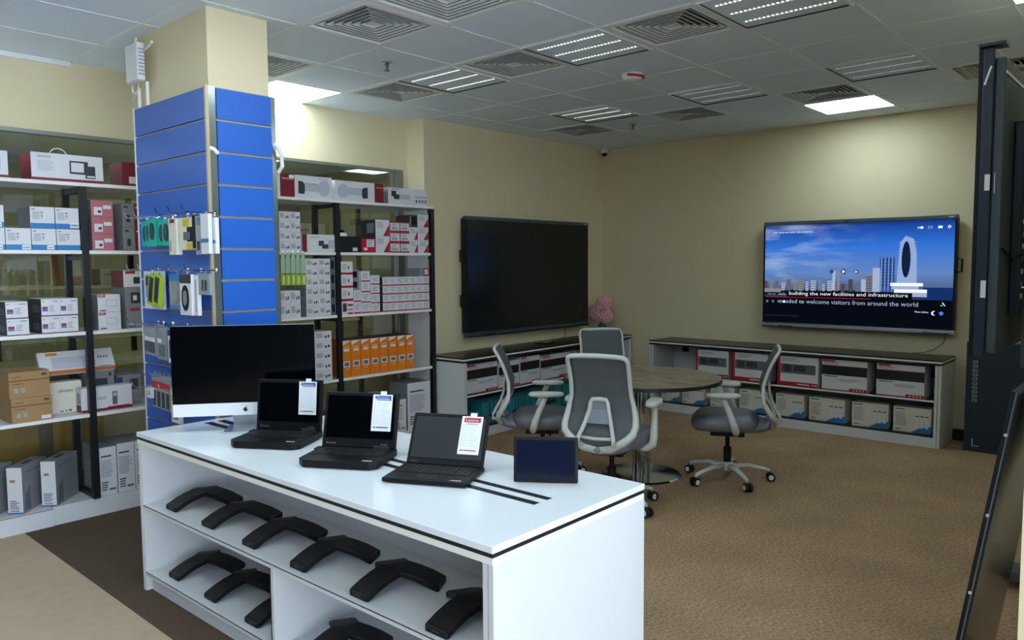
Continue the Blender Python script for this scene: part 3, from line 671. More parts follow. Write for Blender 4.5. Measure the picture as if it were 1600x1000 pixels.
# ================================================================ BACK ROOM (behind the glass)
bs = thing('back_room_shelving', 'dark-posted shelving with cream boards in the room behind the glass', 'shelving', (-7.0, 0, 0))
MB()
for y in (-.6, .55, 1.7, 2.85, 4.0, 5.1):
    MB().box((-.2, y-.02, 0), (-.16, y+.02, 2.2), 'black_frame').build('post', bs); MB().box((.16, y-.02, 0), (.2, y+.02, 2.2), 'black_frame').build('post', bs)
for z in (.55, 1.0, 1.42, 1.80): MB().box((-.2, -.6, z), (.2, 5.1, z+.025), 'cream_board').build('board', bs)
def bbox(y, z, w, h, mat, lb, x=-6.85, d=.3):
    o = carton('box', w, d, h, mat, [(.15, .85, .25, .75, 'card_cream')] if mat == 'card_brown' else [(.1, .6, .6, .7, 'print_grey')])
    place(o, (x, y, z+.0265), PI/2); tag(o, lb, 'box', 'boxes behind the glass')
for y, z, w, h, mat, lb in ((1.50, 1.42, .3, .1, 'card_brown', 'flat brown carton behind the glass above the white boxes, left'), (1.60, 1.5465-.0265, .22, .09, 'card_brown', 'smaller brown carton on top of the flat one behind the glass'),
        (2.30, 1.42, .22, .3, 'card_brown', 'tall brown carton behind the glass between two posts'), (2.62, 1.42, .3, .13, 'card_cream', 'cream carton behind the glass right of the black post'), (3.3, 1.42, .3, .2, 'card_brown', 'brown carton behind the glass hidden by the column'),
        (1.4, 1.80, .3, .09, 'black_plastic', 'flat black device on the high board behind the glass'), (1.85, 1.80, .3, .09, 'card_cream', 'flat cream box on the high board behind the glass'),
        (1.95, 1.0, .35, .07, 'card_cream', 'flat cream stack behind the glass above the keyboard box'), (2.85+.35, 1.0, .34, .16, 'card_cream', 'pile of cream equipment behind the glass beside the column'), (4.6, 1.42, .5, .22, 'black_plastic', 'black equipment box behind the glass, right rack'), (4.45, 1.80, .5, .2, 'card_cream', 'pale carton behind glass high in the right rack')):
    bbox(y, z, w, h, mat, lb)
for y, w_, lb in ((1.38, .64, 'wide tan wooden panel standing behind the glass, far left'), (1.86, .14, 'narrow tan panel standing behind the glass near the post'), (2.06, .13, 'tan panel with pale sticker behind the glass near the column')):
    tag(place(MB().box((-.01, -w_/2, .02), (.01, w_/2, .64), 'tan_panel').build('wood_panel'), (-5.97, y, -.018)), lb, 'panel', 'tan panels behind the glass')
o = MB().box((-.02, -.3, 0), (.02, .3, .36), 'black_plastic').box((-.06, -.1, -.12), (.06, .1, -.10), 'black_plastic').box((-.01, -.04, -.11), (.01, .04, .02), 'black_plastic').build('monitor')
place(o, (-6.35, 1.30, 1.0)); tag(o, 'black monitor standing behind the glass at the left edge', 'monitor')
o.location.z = 1.02
ct = thing('back_room_counter', 'pale counter with cream top in the room behind the glass', 'counter', (-6.3, 1.5, 0))
MB().box((-.28, -1.8, .86), (.28, 1.5, .90), 'cream_board').build('top', ct); MB().box((-.25, -1.78, 0), (-.22, 1.48, .86), 'card_cream').build('back_panel', ct)
for y in (-1.75, -.1, 1.45): MB().box((-.25, y-.02, 0), (.25, y+.02, .86), 'card_cream').build('leg_panel', ct)
for yy in (-1.0, 4.2):  # extra unseen panels, added to brighten the room behind the glass
    f_ = thing('led_panel', 'added light panel behind the glass, out of view, brightening the back room', 'ceiling light', (-7.6, yy, 2.72), 0, 'added back room lights')
    MB().box((-.3, -.3, -.012), (.3, .3, -.002), 'led').build('diffuser', f_); MB().box((-.3, -.3, -.002), (.3, .3, 0), 'grid').build('frame', f_)
fl = thing('led_panel', 'square ceiling light in the room behind the glass', 'ceiling light', (-7.6, 1.5, 2.72), 0)
MB().box((-.3, -.3, -.012), (.3, .3, -.002), 'led').build('diffuser', fl)
MB().box((-.3, -.3, -.002), (.3, .3, 0), 'grid').build('frame', fl)

# ================================================================ HANGING GOODS ON THE COLUMN
YF_ = 1.94
def peg(x, z, k, L=.16):
    o = MB().tube([(0, 0, 0), (0, -L, 0), (0, -L-.012, .012), (0, -L-.018, .035)], .0028, 'chrome', 6).box((-.012, -.003, -.012), (.012, 0, .012), 'chrome').build('display_hook')
    place(o, (x, YF_-.001, z)); tag(o, 'thin wire hook %s' % k, 'hook', 'wire hooks on the column')
names = [('of the lower row above the narrow packs', -4.45, 1.27), ('of the lowest row above the third red header', -4.25, .995), ('of the top row holding teal packs, leftmost', -4.50, 1.87), ('of the top row holding teal packs, second', -4.38, 1.87), ('of the top row above the third teal pack', -4.28, 1.87), ('above the slim white pack', -4.10, 1.87), ('above the yellow and black pack', -3.95, 1.87), ('above the white and blue pack', -3.80, 1.87),
         ('of the middle row beside the white box with webcam, leftmost', -4.50, 1.575), ('above the lime and black packs', -4.35, 1.575), ('above the blue cable pack', -4.12, 1.575), ('above the white pouch with black cable', -3.97, 1.575), ('above the small clear pack', -3.80, 1.575),
         ('of the lower row, leftmost', -4.52, 1.27), ('of the lower row above grey packs', -4.33, 1.27), ('of the lower row above the navy and white pack', -4.15, 1.27), ('of the lowest row above red-headed packs', -4.35, .995), ('of the lowest row above the tiny tag card', -4.49, .91), ('of the lowest row above the green-topped pack', -4.15, .93)]
for n_, x, z in names: peg(x, z, n_)
def pack(x0, x1, z0, z1, y, body, label, dec=(), th=.02, tilt=0, cat='pack', g='packs hanging on the column', topw=1.0, rz=0):
    y = 1.86+(y-1.82)*.35; w = x1-x0; h = z1-z0; m_ = MB()
    m_.prism([(-w/2, -h), (w/2, -h), (w/2*topw, 0), (-w/2*topw, 0)], 0, th, body, 'y')
    for n, (u0, u1, v0, v1, mt) in enumerate(dec):
        m_.prism([(-w/2+u0*w, -h+v0*h), (-w/2+u1*w, -h+v0*h), (-w/2+u1*w, -h+v1*h), (-w/2+u0*w, -h+v1*h)], -.001-.0008*n, 0, mt, 'y')
    m_.box((-.008, th*.4, 0), (.008, th*.6, .012), 'bag_clear')
    o = m_.build('hanging_pack'); place(o, ((x0+x1)/2, y, z1), rz, 0, tilt); return tag(o, label, cat, g)
def oval(o, cx, cz, rx, rz_, mat, mat2=None):
    e = MB().prism([(cx+rx*math.cos(t*PI/10), cz+rz_*math.sin(t*PI/10)) for t in range(20)], -.004, -.001, mat, 'y')
    if mat2: e.prism([(cx+rx*.55*math.cos(t*PI/10), cz+rz_*.6*math.sin(t*PI/10)) for t in range(20)], -.0055, -.004, mat2, 'y')
    e.build('window', o)
teal_l = ['leftmost teal pack with dark oval window', 'second teal pack with dark oval window', 'third teal pack with dark oval window, in front', 'fourth teal pack, partly behind the third', 'rightmost teal pack beside the slim white pack']
for k, (x0, x1, z0, z1, y) in enumerate(((-4.54, -4.465, 1.715, 1.853, 1.87), (-4.46, -4.39, 1.712, 1.855, 1.83), (-4.385, -4.315, 1.71, 1.862, 1.79), (-4.31, -4.24, 1.713, 1.85, 1.85), (-4.235, -4.165, 1.71, 1.852, 1.82))):
    o = pack(x0, x1, z0, z1, y, 'teal', teal_l[k], th=.035, g='teal packs', rz=R(12)); oval(o, 0, -.07, .022, .048, 'print_dark', 'teal_dark')
pack(-4.153, -4.065, 1.659, 1.852, 1.80, 'card_cream', 'slim tall cream pack right of the teal packs', [(.1, .3, .1, .4, 'print_grey'), (.2, .8, .88, .98, 'red_dark')], th=.03)
o = pack(-4.05, -3.885, 1.684, 1.852, 1.83, 'card_cream', 'pack with yellow blocks and black gadget picture', [(.25, .7, .72, .95, 'yellow'), (.55, .98, .25, .7, 'black_plastic'), (.3, .75, .3, .55, 'print_mid'), (.5, .95, .02, .2, 'yellow')])
pack(-3.895, -3.865, 1.69, 1.86, 1.82, 'black_plastic', 'thin black pack edge between yellow and white packs')
pack(-3.86, -3.775, 1.656, 1.855, 1.82, 'bag_clear', 'grey blister pack with dark connector under clear plastic', [(.15, .7, .35, .75, 'print_grey'), (.2, .5, .12, .35, 'print_dark'), (.3, .8, .86, .95, 'box_blue')])
pack(-3.78, -3.70, 1.66, 1.86, 1.79, 'card_white', 'white pack with blue stripe across its middle, left of two', [(0, 1, .28, .38, 'box_blue')], g='white and blue packs')
pack(-3.705, -3.65, 1.66, 1.84, 1.86, 'card_white', 'white pack with blue stripe at the column corner, right of two', [(0, 1, .28, .38, 'box_blue')], g='white and blue packs').location.x = -3.72+.015
o = pack(-4.60, -4.36, 1.352, 1.57, 1.925, 'card_white', 'white pack with black webcam picture, left end of middle row', [(.1, .6, .3, .9, 'card_grey'), (.1, .45, .62, .85, 'print_dark'), (.6, .9, .5, .85, 'print_dark')], cat='box'); oval(o, 0, -.12, .035, .04, 'black_plastic', 'plastic_white')
for k, x in enumerate((-4.385, -4.275)):
    o = pack(x-.04, x+.04, 1.375, 1.55, 1.80-.045*k, 'lime', ('tilted lime and black pen pack, left of two', 'tilted lime and black pen pack, right of two')[k], [(.15, .8, .1, .92, 'print_dark'), (.35, .6, .2, .8, 'black_plastic')], tilt=R(14), g='lime and black packs')
o = pack(-4.188, -4.03, 1.37, 1.555, 1.82, 'bag_clear', 'clear pack with grey cable coil and blue header', [(0, 1, .8, 1, 'box_blue'), (.05, .95, .02, .1, 'box_blue')]); oval(o, 0, -.1, .045, .055, 'card_grey', 'bag_clear')
o = pack(-4.04, -3.91, 1.34, 1.555, 1.79, 'card_white', 'white pouch with black header and black cable coil', [(0, 1, .78, 1, 'print_dark')]); oval(o, 0, -.125, .04, .068, 'black_plastic', 'card_grey')
pack(-3.905, -3.87, 1.34, 1.55, 1.83, 'card_white', 'thin white pouch edge beside the black-headed pouch', [(.3, .7, .1, .9, 'print_grey')])
o = pack(-3.86, -3.745, 1.45, 1.56, 1.84, 'bag_clear', 'small clear pack with dark adapters, right end of middle row', [(.3, .45, .2, .7, 'print_dark'), (.58, .75, .2, .7, 'print_dark')])
for k in range(4):
    pack(-4.57+.05*k, -4.53+.05*k, 1.09, 1.25, 1.86-.02*k, 'bag_clear', 'narrow clear pack with dark cable, %s of lower row' % ('leftmost', 'second', 'third', 'fourth')[k], [(.2, .8, .1, .5, 'print_dark'), (.1, .9, .5, .65, 'card_white')], g='narrow clear packs')
pack(-4.37, -4.25, 1.075, 1.265, 1.82, 'bag_clear', 'wide grey blister pack in the lower row', [(.05, .45, .5, .62, 'card_white'), (.1, .4, .7, .9, 'card_grey'), (.2, .8, .1, .45, 'print_mid')])
pack(-4.215, -4.085, 1.068, 1.25, 1.80, 'card_white', 'white cable pack with navy header, half behind the computer', [(0, 1, .82, 1, 'navy'), (.1, .3, .15, .7, 'navy'), (.35, .7, .2, .65, 'card_grey')])
for k in range(4):
    pack(-4.49+.07*k, -4.43+.07*k, .79, .985, 1.85-.015*k, 'bag_clear', 'clear pack with red header strip, %s of the lowest row' % ('leftmost', 'second', 'third', 'fourth')[k], [(0, 1, .58, .78, 'red'), (.2, .8, .05, .5, 'print_dark')], g='red-headed packs')
pack(-4.20, -4.10, .74, .93, 1.79, 'card_white', 'white pack with green band beside the computer chin', [(0, 1, .62, .8, 'lime'), (.2, .8, .1, .5, 'card_grey')])
pack(-4.52, -4.46, .84, .90, 1.80, 'card_white', 'tiny white tag card at the left edge of lowest row', [(.3, .7, .3, .7, 'print_grey')])

# ================================================================ DISPLAY DESK
L, D, H = 2.362, .825, .792
dk = thing('display_desk', 'white open-shelved display desk with black edge line, holding laptops', 'desk', (-3.833, 1.513, 0), R(.8))
MB().box((0, 0, H-.022), (L, D, H), 'white_gloss').build('top', dk, bevel=.002)
MB().box((.004, .004, H-.036), (L-.004, D-.004, H-.022), 'black_edge').build('edge_strip', dk)
MB().box((.002, .002, H-.056), (L-.002, D-.002, H-.036), 'edge_white').build('under_board', dk)
MB().box((0.002, .004, 0), (.022, D-.004, H-.056), 'white').build('side_panel', dk, bevel=.001)
MB().box((.024, .006, 0), (.034, D-.01, H-.056), 'white').build('side_panel', dk)
MB().box((L-.020, .002, 0), (L, D-.002, H-.056), 'white').build('side_panel', dk, bevel=.001)
MB().box((L-.044, .004, 0), (L-.024, D-.01, H-.056), 'white').build('side_panel', dk, bevel=.001)
MB().box((L-.0245, .008, 0), (L-.0195, D-.012, H-.056), 'print_mid').build('joint', dk)
MB().box((.034, .44, .10), (L-.044, .455, H-.056), 'white').build('middle_panel', dk)
MB().box((.034, D-.03, .0), (L-.044, D-.012, H-.056), 'white').build('back_panel', dk)
for z, nm in ((.435, 'shelf'), (.10, 'shelf')):
    MB().box((.034, .006, z-.020), (L-.044, .44, z), 'white').build(nm, dk)
    MB().box((.034, .0045, z-.005), (L-.044, .006, z-.0015), 'black_edge').build('shelf_edge', dk)
MB().box((.05, .03, 0), (L-.05, .05, .08), 'white').build('plinth', dk)
MB().box((1.166, .008, .10), (1.184, .44, .415), 'white').build('divider', dk)
MB().box((1.162, .006, .10), (1.166, .44, .415), 'black_edge').build('divider_edge', dk)
c_, s_ = math.cos(R(-.8)), math.sin(R(-.8))
def dl(x, y): x -= -3.833; y -= 1.513; return (c_*x-s_*y, s_*x+c_*y)
for (x0, x1, y0, y1) in ((-2.62, -1.63, 1.903, 1.948), (-2.62, -1.63, 1.972, 2.015), (-3.78, -3.45, 1.83, 1.875), (-3.78, -3.45, 1.90, 1.945)):
    a = dl(x0, y0); c = dl(x1, y1); MB().box((a[0], a[1], H-.001), (c[0], c[1], H+.0006), 'black_edge').build('cable_slot', dk)

# three-armed conference phones on the shelves
def make_phone():
    m_ = MB(); W = .053; Rr_ = .176
    def ztop(r): return .022+.046*(1-min(1, r/Rr_)**1.6)
    def zbot(r): return .050*(1-min(1, (r/Rr_))**1.5)
    vs = []; out = []
    rc = W/math.cos(R(30))          # crotch radius between two arms
    for k in range(3):
        a = R(-90+120*k); d = Vector((math.cos(a), math.sin(a), 0)); n = Vector((-d.y, d.x, 0))
        for f in (0, .33, .66):      # right edge outward
            r = .034+(Rr_-.034)*f; out.append((d*r-n*W, r))
        out.append((d*(Rr_-.006)-n*W, Rr_)); out.append((d*Rr_-n*(W-.008), Rr_)); out.append((d*Rr_+n*(W-.008), Rr_)); out.append((d*(Rr_-.006)+n*W, Rr_))
        for f in (.66, .33):
            r = .034+(Rr_-.034)*f; out.append((d*r+n*W, r))
    n_ = len(out)
    for p, r in out: vs.append((p.x, p.y, zbot(r)))
    for p, r in out: vs.append((p.x, p.y, ztop(r)-.004))
    for p, r in out: q = p*.965; vs.append((q.x, q.y, ztop(r)))
    fs = []
    for lvl in range(2):
        for i in range(n_):
            j = (i+1) % n_; fs.append((lvl*n_+i, lvl*n_+j, (lvl+1)*n_+j, (lvl+1)*n_+i))
    ct = len(vs); vs.append((0, 0, .068)); cb2 = len(vs); vs.append((0, 0, .05))
    # top: each arm as strips across, then a centre fan
    per = n_//3
    for k in range(3):
        o_ = 2*n_+k*per; L_ = [o_, o_+1, o_+2, o_+3, o_+4]; R2_ = [2*n_+((k+1)*per) % n_, o_+8, o_+7, o_+6, o_+5]
        for i in range(4): fs.append((L_[i], L_[i+1], R2_[i+1], R2_[i]))
        fs.append((L_[0], R2_[0], ct))
        o_ = k*per; L_ = [o_, o_+1, o_+2, o_+3, o_+4]; R2_ = [((k+1)*per) % n_, o_+8, o_+7, o_+6, o_+5]
        for i in range(4): fs.append((L_[i], R2_[i], R2_[i+1], L_[i+1]))
        fs.append((L_[0], cb2, R2_[0]))
    m_.add(vs, fs, 'black_plastic')
    t = thing('conference_phone', 'x', 'phone')
    m_.build('body', t)
    MB().box((-.042, -.168, .0235), (.042, -.115, .0245), 'bezel').build('screen', t).rotation_euler = (0, 0, 0)
    sc_ = [c for c in bpy.data.objects if c.parent == t and c.name.startswith('screen')][0]
    sc_.location = (0, .030, -.018); sc_.rotation_euler = (R(11), 0, 0)
    MB().box((-.016, -.1765, .010), (.016, -.1755, .013), 'gunmetal').build('logo', t)
    return t
bm0 = make_phone(); first = True
top = [(-3.612, 0, 'at the left end of upper desk shelf'), (-3.252, 0, 'second from left on upper desk shelf'), (-2.893, 0, 'third from left on upper desk shelf'), (-2.53, 0, 'fourth from left on upper desk shelf'), (-2.145, 0, 'fifth from left on upper desk shelf'), (-1.745, 0, 'at the right end of upper desk shelf, cut by panel')]
bot = [(-3.612, 0, 'at the left end of lower desk shelf'), (-3.252, 0, 'second from left on lower desk shelf'), (-2.893, 0, 'against the divider on lower desk shelf'), (-2.46, 0, 'right of the divider, at the bottom photo edge')]
for lst, z in ((top, .4355), (bot, .1005)):
    for x, a_, lb in lst:
        o = bm0 if first else copy_tree(bm0); first = False
        place(o, (x, 1.742, z), R(.8+a_)); tag(o, 'black three-armed conference phone '+lb, 'phone', 'conference phones in the desk')

# ================================================================ LAPTOPS, TABLET, COMPUTER
ZD = .793
def price_sheet(parent, kind, brand):
    # parented to the lid, local x right, z up, at lid face
    m_ = MB(); w, h = (.088, .155)
    m_.box((0, -.0012, 0), (w, 0, h), 'sheet')
    m_.box((w*.38, -.0016, h-.003), (w*.68, .0005, h+.014), 'sheet')
    if kind == 'blue':
        m_.box((w*.12, -.0018, h*.88), (w*.93, -.0011, h*.965), 'sign_blue'); m_.text(brand, 'sheet', (w*.2, -.0024, h*.90), w=w*.62, h=h*.045)
        m_.box((w*.2, -.0018, h*.84), (w*.85, -.0011, h*.86), 'sign_blue'); m_.box((w*.86, -.002, h*.83), (w*.93, -.0011, h*.88), 'red' if parent.get('q') else 'teal')
        ft = 'black_print'
    else:
        m_.box((w*.12, -.0018, h*.84), (w*.90, -.0011, h*.96), 'red'); m_.text(brand, 'sheet', (w*.2, -.0024, h*.865), w=w*.6, h=h*.07)
        m_.box((w*.25, -.0018, h*.79), (w*.8, -.0011, h*.805), 'print_mid'); ft = 'red'
    for k in range(9):
        z = h*(.76-k*.067)
        m_.box((w*.10, -.0018, z), (w*.14, -.0011, z+h*.014), 'print_mid'); m_.box((w*.2, -.0018, z+.0006), (w*(.38+.08*random.random()), -.0011, z+h*.008), 'print_grey')
        m_.box((w*.48, -.0018, z+.0006), (w*(.6+.25*random.random()), -.0011, z+h*.008), 'print_grey')
    m_.box((w*.12, -.0018, h*.085), (w*.2, -.0011, h*.12), 'black_print'); m_.box((w*.25, -.0018, h*.09), (w*.85, -.0011, h*.115), ft)
    return m_
def laptop(label, loc, rz, w, d, tilt, lidh, th, brand, kind, rugged):
    t = thing('laptop', label, 'laptop', (loc[0], loc[1], ZD), rz, 'laptops on the desk')
    b_ = MB()
    z0 = .004
    if rugged: b_.prism([(-w/2+.03, -d/2), (w/2-.03, -d/2), (w/2, -d/2+.03), (w/2, d/2), (-w/2, d/2), (-w/2, -d/2+.03)], z0, th, 'black_plastic')
    else: b_.prism([(-w/2, -d/2), (w/2, -d/2), (w/2, d/2), (-w/2, d/2)], z0, th, 'black_plastic')
    for x in (-w/2+.03, w/2-.03):
        for y in (-d/2+.04, d/2-.03): b_.box((x-.01, y-.006, 0), (x+.01, y+.006, z0), 'rubber')
    base = b_.build('base', t, bevel=.004)
    kb = MB()
    for r_ in range(6):
        for c in range(14):
            x = -w*.43+c*w*.0615; y = d*.40-r_*d*.082
            kb.box((x, y-d*.07, th), (x+w*.054, y, th+.0022), 'key')
    kb.build('keyboard', t)['kind'] = 'stuff'
    tp = MB().box((-w*.14, -d*.40, th), (w*.10, -d*.14, th+.0006), 'bezel').build('touchpad', t)
    st = MB().box((w*.30, -d*.40, th), (w*.42, -d*.37, th+.0006), 'card_white').build('sticker', t)
    lid = MB().box((-w/2+.004, 0, 0), (w/2-.004, .010 if not rugged else .018, lidh), 'black_plastic').build('lid', t, bevel=.004)
    place(lid, (0, d/2-.012, th), 0, -tilt)
    lid['q'] = 1 if 'middle' in label else 0
    sc = MB().box((-w/2+.018, -.0012, .028 if not rugged else .04), (w/2-.018, -.0002, lidh-.016), 'dark_screen' if rugged else 'screen_satin').build('screen', lid)
    ps = price_sheet(lid, kind, brand).build('price_sheet', lid)
    ps.location = (w/2-.018-.088-.012, -.0018, lidh-.155-.008)
    lg = MB()
    if rugged:
        lg.text('Panasonic', 'silver', (-w/2+.025, -.0008, .014), w=.045); lg.text('TOUGH', 'silver', (w/2-.07, -.0008, .014), w=.03)
    else: lg.text('ThinkPad', 'print_mid', (-w/2+.02, -.0008, .010), w=.03)
    lg.build('logo', lid)
    if rugged:
        MB().box((w/2-.10, d/2-.016, th-.001), (w/2-.03, d/2-.008, th+.012), 'gunmetal').build('hinge', t)
        MB().box((-w/2-.012, d/2-.05, .006), (-w/2, d/2-.01, th), 'black_plastic').build('side_cover', t)
    else:
        MB().text('ThinkPad', 'silver', (w*.26, -d*.43, th+.0012), w=.045, xd=(1, 0, 0), zd=(0, 1, 0)).build('palm_logo', t)
    return t
laptop('black rugged laptop with blue-headed price sheet, in front of the desktop computer', (-3.102, 1.837), R(31.1), .336, .258, R(7.2), .238, .032, 'Panasonic', 'blue', True)
laptop('black rugged laptop with blue-headed price sheet, middle of the three laptops', (-2.573, 1.846), R(30.1), .340, .238, R(15), .236, .032, 'Panasonic', 'blue', True)
laptop('slim black laptop with red-headed price sheet, beside the tablet', (-2.13, 1.922), R(26.2), .330, .226, R(29), .212, .019, 'Lenovo', 'red', False)

tb = thing('tablet', 'black tablet propped upright near the right end of desk', 'tablet', (-1.759, 2.135, ZD), R(35.1))
bd = MB().box((-.119, 0, 0), (.119, .012, .168), 'black_plastic').build('body', tb, bevel=.005); bd.rotation_euler = (R(-6), 0, 0); bd.location = (0, 0, .0015)
MB().box((-.107, -.0008, .013), (.107, 0, .156), 'screen_navy').build('screen', bd)
MB().prism([(.014, .0), (.07, .0), (.03, .09)], -.02, .02, 'bezel', 'x').build('rear_stand', tb)

im = thing('desktop_computer', 'large thin all-in-one computer with black screen and silver chin', 'computer', (-3.455, 1.885, ZD), R(51.5))
WI = .675
b_ = MB(); b_.box((-WI/2, 0, .075), (WI/2, .008, .518), 'silver'); b_.prism([(-WI*.3, .12), (WI*.3, .12), (WI*.3, .47), (-WI*.3, .47)], .008, .035, 'silver', 'y')
bo = b_.build('body', im, bevel=.004)
MB().box((-WI/2+.001, -.0025, .138), (WI/2-.001, 0, .516), 'dark_screen').build('screen', im, bevel=.0008)
MB().box((-WI/2+.001, -.0022, .076), (WI/2-.001, 0, .1375), 'plastic_white').build('chin', im, bevel=.001)
ap_ = MB()
ap_.prism([(.011*math.cos(t*PI/12), .104+.0105*math.sin(t*PI/12)) for t in range(24)], -.0032, -.002, 'black_print', 'y')
ap_.prism([(.011+.0045*math.cos(t*PI/8), .107+.0045*math.sin(t*PI/8)) for t in range(16)], -.0036, -.003, 'plastic_white', 'y')
ap_.prism([(.001, .117), (.003, .1165), (.008, .1225), (.0045, .1235)], -.0032, -.002, 'black_print', 'y')
ap_.build('logo', im)
MB().box((-.10, .03-.10, 0), (.10, .03+.09, .006), 'silver').build('foot', im, bevel=.003)
MB().prism([(.115, .006), (.119, .006), (.05, .30), (.036, .30)], -.08, .08, 'silver', 'x').build('neck', im)

# ================================================================ WALL DISPLAYS
VK = .39
def emis_grad():
    mt = bpy.data.materials.new('video_sky'); mt.use_nodes = True; nt = mt.node_tree; nt.nodes.remove(nt.nodes['Principled BSDF'])
    tc = nt.nodes.new('ShaderNodeTexCoord'); sx = nt.nodes.new('ShaderNodeSeparateXYZ'); nt.links.new(tc.outputs['Object'], sx.inputs[0])
    r = nt.nodes.new('ShaderNodeValToRGB'); mr = nt.nodes.new('ShaderNodeMapRange'); mr.inputs['From Min'].default_value = 0; mr.inputs['From Max'].default_value = 1.0
    nt.links.new(sx.outputs['Z'], mr.inputs['Value']); nt.links.new(mr.outputs['Result'], r.inputs[0])
    cs = [(0, '#04060e'), (.22, '#0c1530'), (.34, '#4a5878'), (.5, '#5b7fb8'), (.75, '#2f6cc8'), (.92, '#1b49a0'), (1, '#0b1a44')]
    el = r.color_ramp.elements; el[0].position = 0; el[0].color = lin(cs[0][1]); el[1].position = 1; el[1].color = lin(cs[-1][1])
    for p_, c in cs[1:-1]: e = el.new(p_); e.color = lin(c)
    mp = nt.nodes.new('ShaderNodeMapping'); mp.inputs['Scale'].default_value = (1.2, 1, 6); mp.inputs['Rotation'].default_value = (0, R(12), 0); nt.links.new(tc.outputs['Object'], mp.inputs[0])
    nz = nt.nodes.new('ShaderNodeTexNoise'); nz.inputs['Scale'].default_value = 1.6; nz.inputs['Detail'].default_value = 8; nt.links.new(mp.outputs[0], nz.inputs['Vector'])
    r2 = nt.nodes.new('ShaderNodeValToRGB'); r2.color_ramp.elements[0].position = .48; r2.color_ramp.elements[1].position = .72
    nt.links.new(nz.outputs['Fac'], r2.inputs[0])
    fx = nt.nodes.new('ShaderNodeMapRange'); fx.inputs['From Min'].default_value = 1.1; fx.inputs['From Max'].default_value = .1; fx.inputs['To Max'].default_value = .75; nt.links.new(sx.outputs['X'], fx.inputs['Value'])
    fz = nt.nodes.new('ShaderNodeMapRange'); fz.inputs['From Min'].default_value = .30; fz.inputs['From Max'].default_value = .45; nt.links.new(sx.outputs['Z'], fz.inputs['Value'])
    m1 = nt.nodes.new('ShaderNodeMath'); m1.operation = 'MULTIPLY'; nt.links.new(r2.outputs[0], m1.inputs[0]); nt.links.new(fx.outputs[0], m1.inputs[1])
    m2 = nt.nodes.new('ShaderNodeMath'); m2.operation = 'MULTIPLY'; nt.links.new(m1.outputs[0], m2.inputs[0]); nt.links.new(fz.outputs[0], m2.inputs[1])
    mx = nt.nodes.new('ShaderNodeMix'); mx.data_type = 'RGBA'; mx.inputs['B'].default_value = lin('#a9bbdc'); nt.links.new(m2.outputs[0], mx.inputs['Factor']); nt.links.new(r.outputs[0], mx.inputs['A'])
    e = nt.nodes.new('ShaderNodeEmission'); e.inputs[1].default_value = VK; nt.links.new(mx.outputs['Result'], e.inputs[0]); nt.links.new(e.outputs[0], nt.nodes['Material Output'].inputs[0])
    MATS['video_sky'] = mt
emis_grad()
for n_, c_2, s_2 in (('v_white', '#e8ecf4', 1), ('v_pale', '#9fb0d0', .9), ('v_tower', '#8ea4d2', .95), ('v_glass', '#2c4f96', .9), ('v_dark', '#12203c', .9), ('v_beige', '#8c8a92', .8), ('v_beige2', '#6c6f80', .8), ('v_brown', '#55505c', .7), ('v_tree', '#101820', .8), ('v_water', '#15356e', .8), ('v_cap', '#060a12', 1), ('v_red', '#c0253a', 1), ('v_blue', '#3f7fe0', 1), ('v_line', '#2a3550', 1)):
    EM(n_, c_2, s_2*VK)

def wall_display(name, label, W_, H_, loc, rz, on, handles):
    """local: x along the width, front faces -Y, origin at lower left front"""
    t = thing(name, label, 'display', loc, rz)
    MB().box((0, .0, .045), (W_, .075, H_-.02), 'bezel').build('housing', t, bevel=.004)
    MB().box((0, -.003, H_-.035), (W_, .05, H_), 'gunmetal').build('top_frame', t, bevel=.003)
    b_ = MB().prism([(-.0, 0.0), (-.022, .018), (-.022, .035), (0, .05), (.05, .05), (.05, 0)], 0, W_, 'silver' if on else 'gunmetal', 'x'); b_.build('speaker_bar', t)
    MB().box((W_*.10, -.024, .016), (W_*.18, -.02, .024), 'bezel').box((W_*.86, -.024, .016), (W_*.98, -.02, .024), 'bezel').build('front_ports', t)
    for a_ in (0, W_-.018): MB().box((a_, -.002, .05), (a_+.018, 0, H_-.035), 'bezel').build('side_bezel', t)
    scr = MB().box((.018, -.0012, .055), (W_-.018, 0, H_-.037), 'screen_matte').build('screen', t)
    MB().box((W_*.96, -.0042, H_-.022), (W_*.985, -.003, H_-.012), 'card_white').build('logo', t)
    MB().box((W_*.455, -.006, H_-.028), (W_*.475, -.003, H_-.02), 'black_plastic').build('sensor', t)
    for zz in handles[1]:
        x = -.0 if handles[0] == 'L' else W_
        k = -1 if handles[0] == 'L' else 1
        MB().tube([(x, .05, zz-.06), (x+k*.035, .05, zz-.055), (x+k*.035, .05, zz+.055), (x, .05, zz+.06)], .008, 'black_plastic', 8).build('handle', t)
    MB().box((.3*W_, .075, .3*H_), (.7*W_, .10, .75*H_), 'black_plastic').build('wall_bracket', t)
    return t, scr
t1, _ = wall_display('wall_display', 'large dark switched-off wall screen with grey lower bar, on the left wall', 1.975, 1.185, (XW+.105, 5.237, .877), PI/2, False, ('L', (.36, .80)))
t2, sc = wall_display('wall_display', 'wall screen showing a blue city skyline video with captions', 1.745, 1.062, (-3.335, YB-.105, .937), 0, True, ('R', (.62,)))
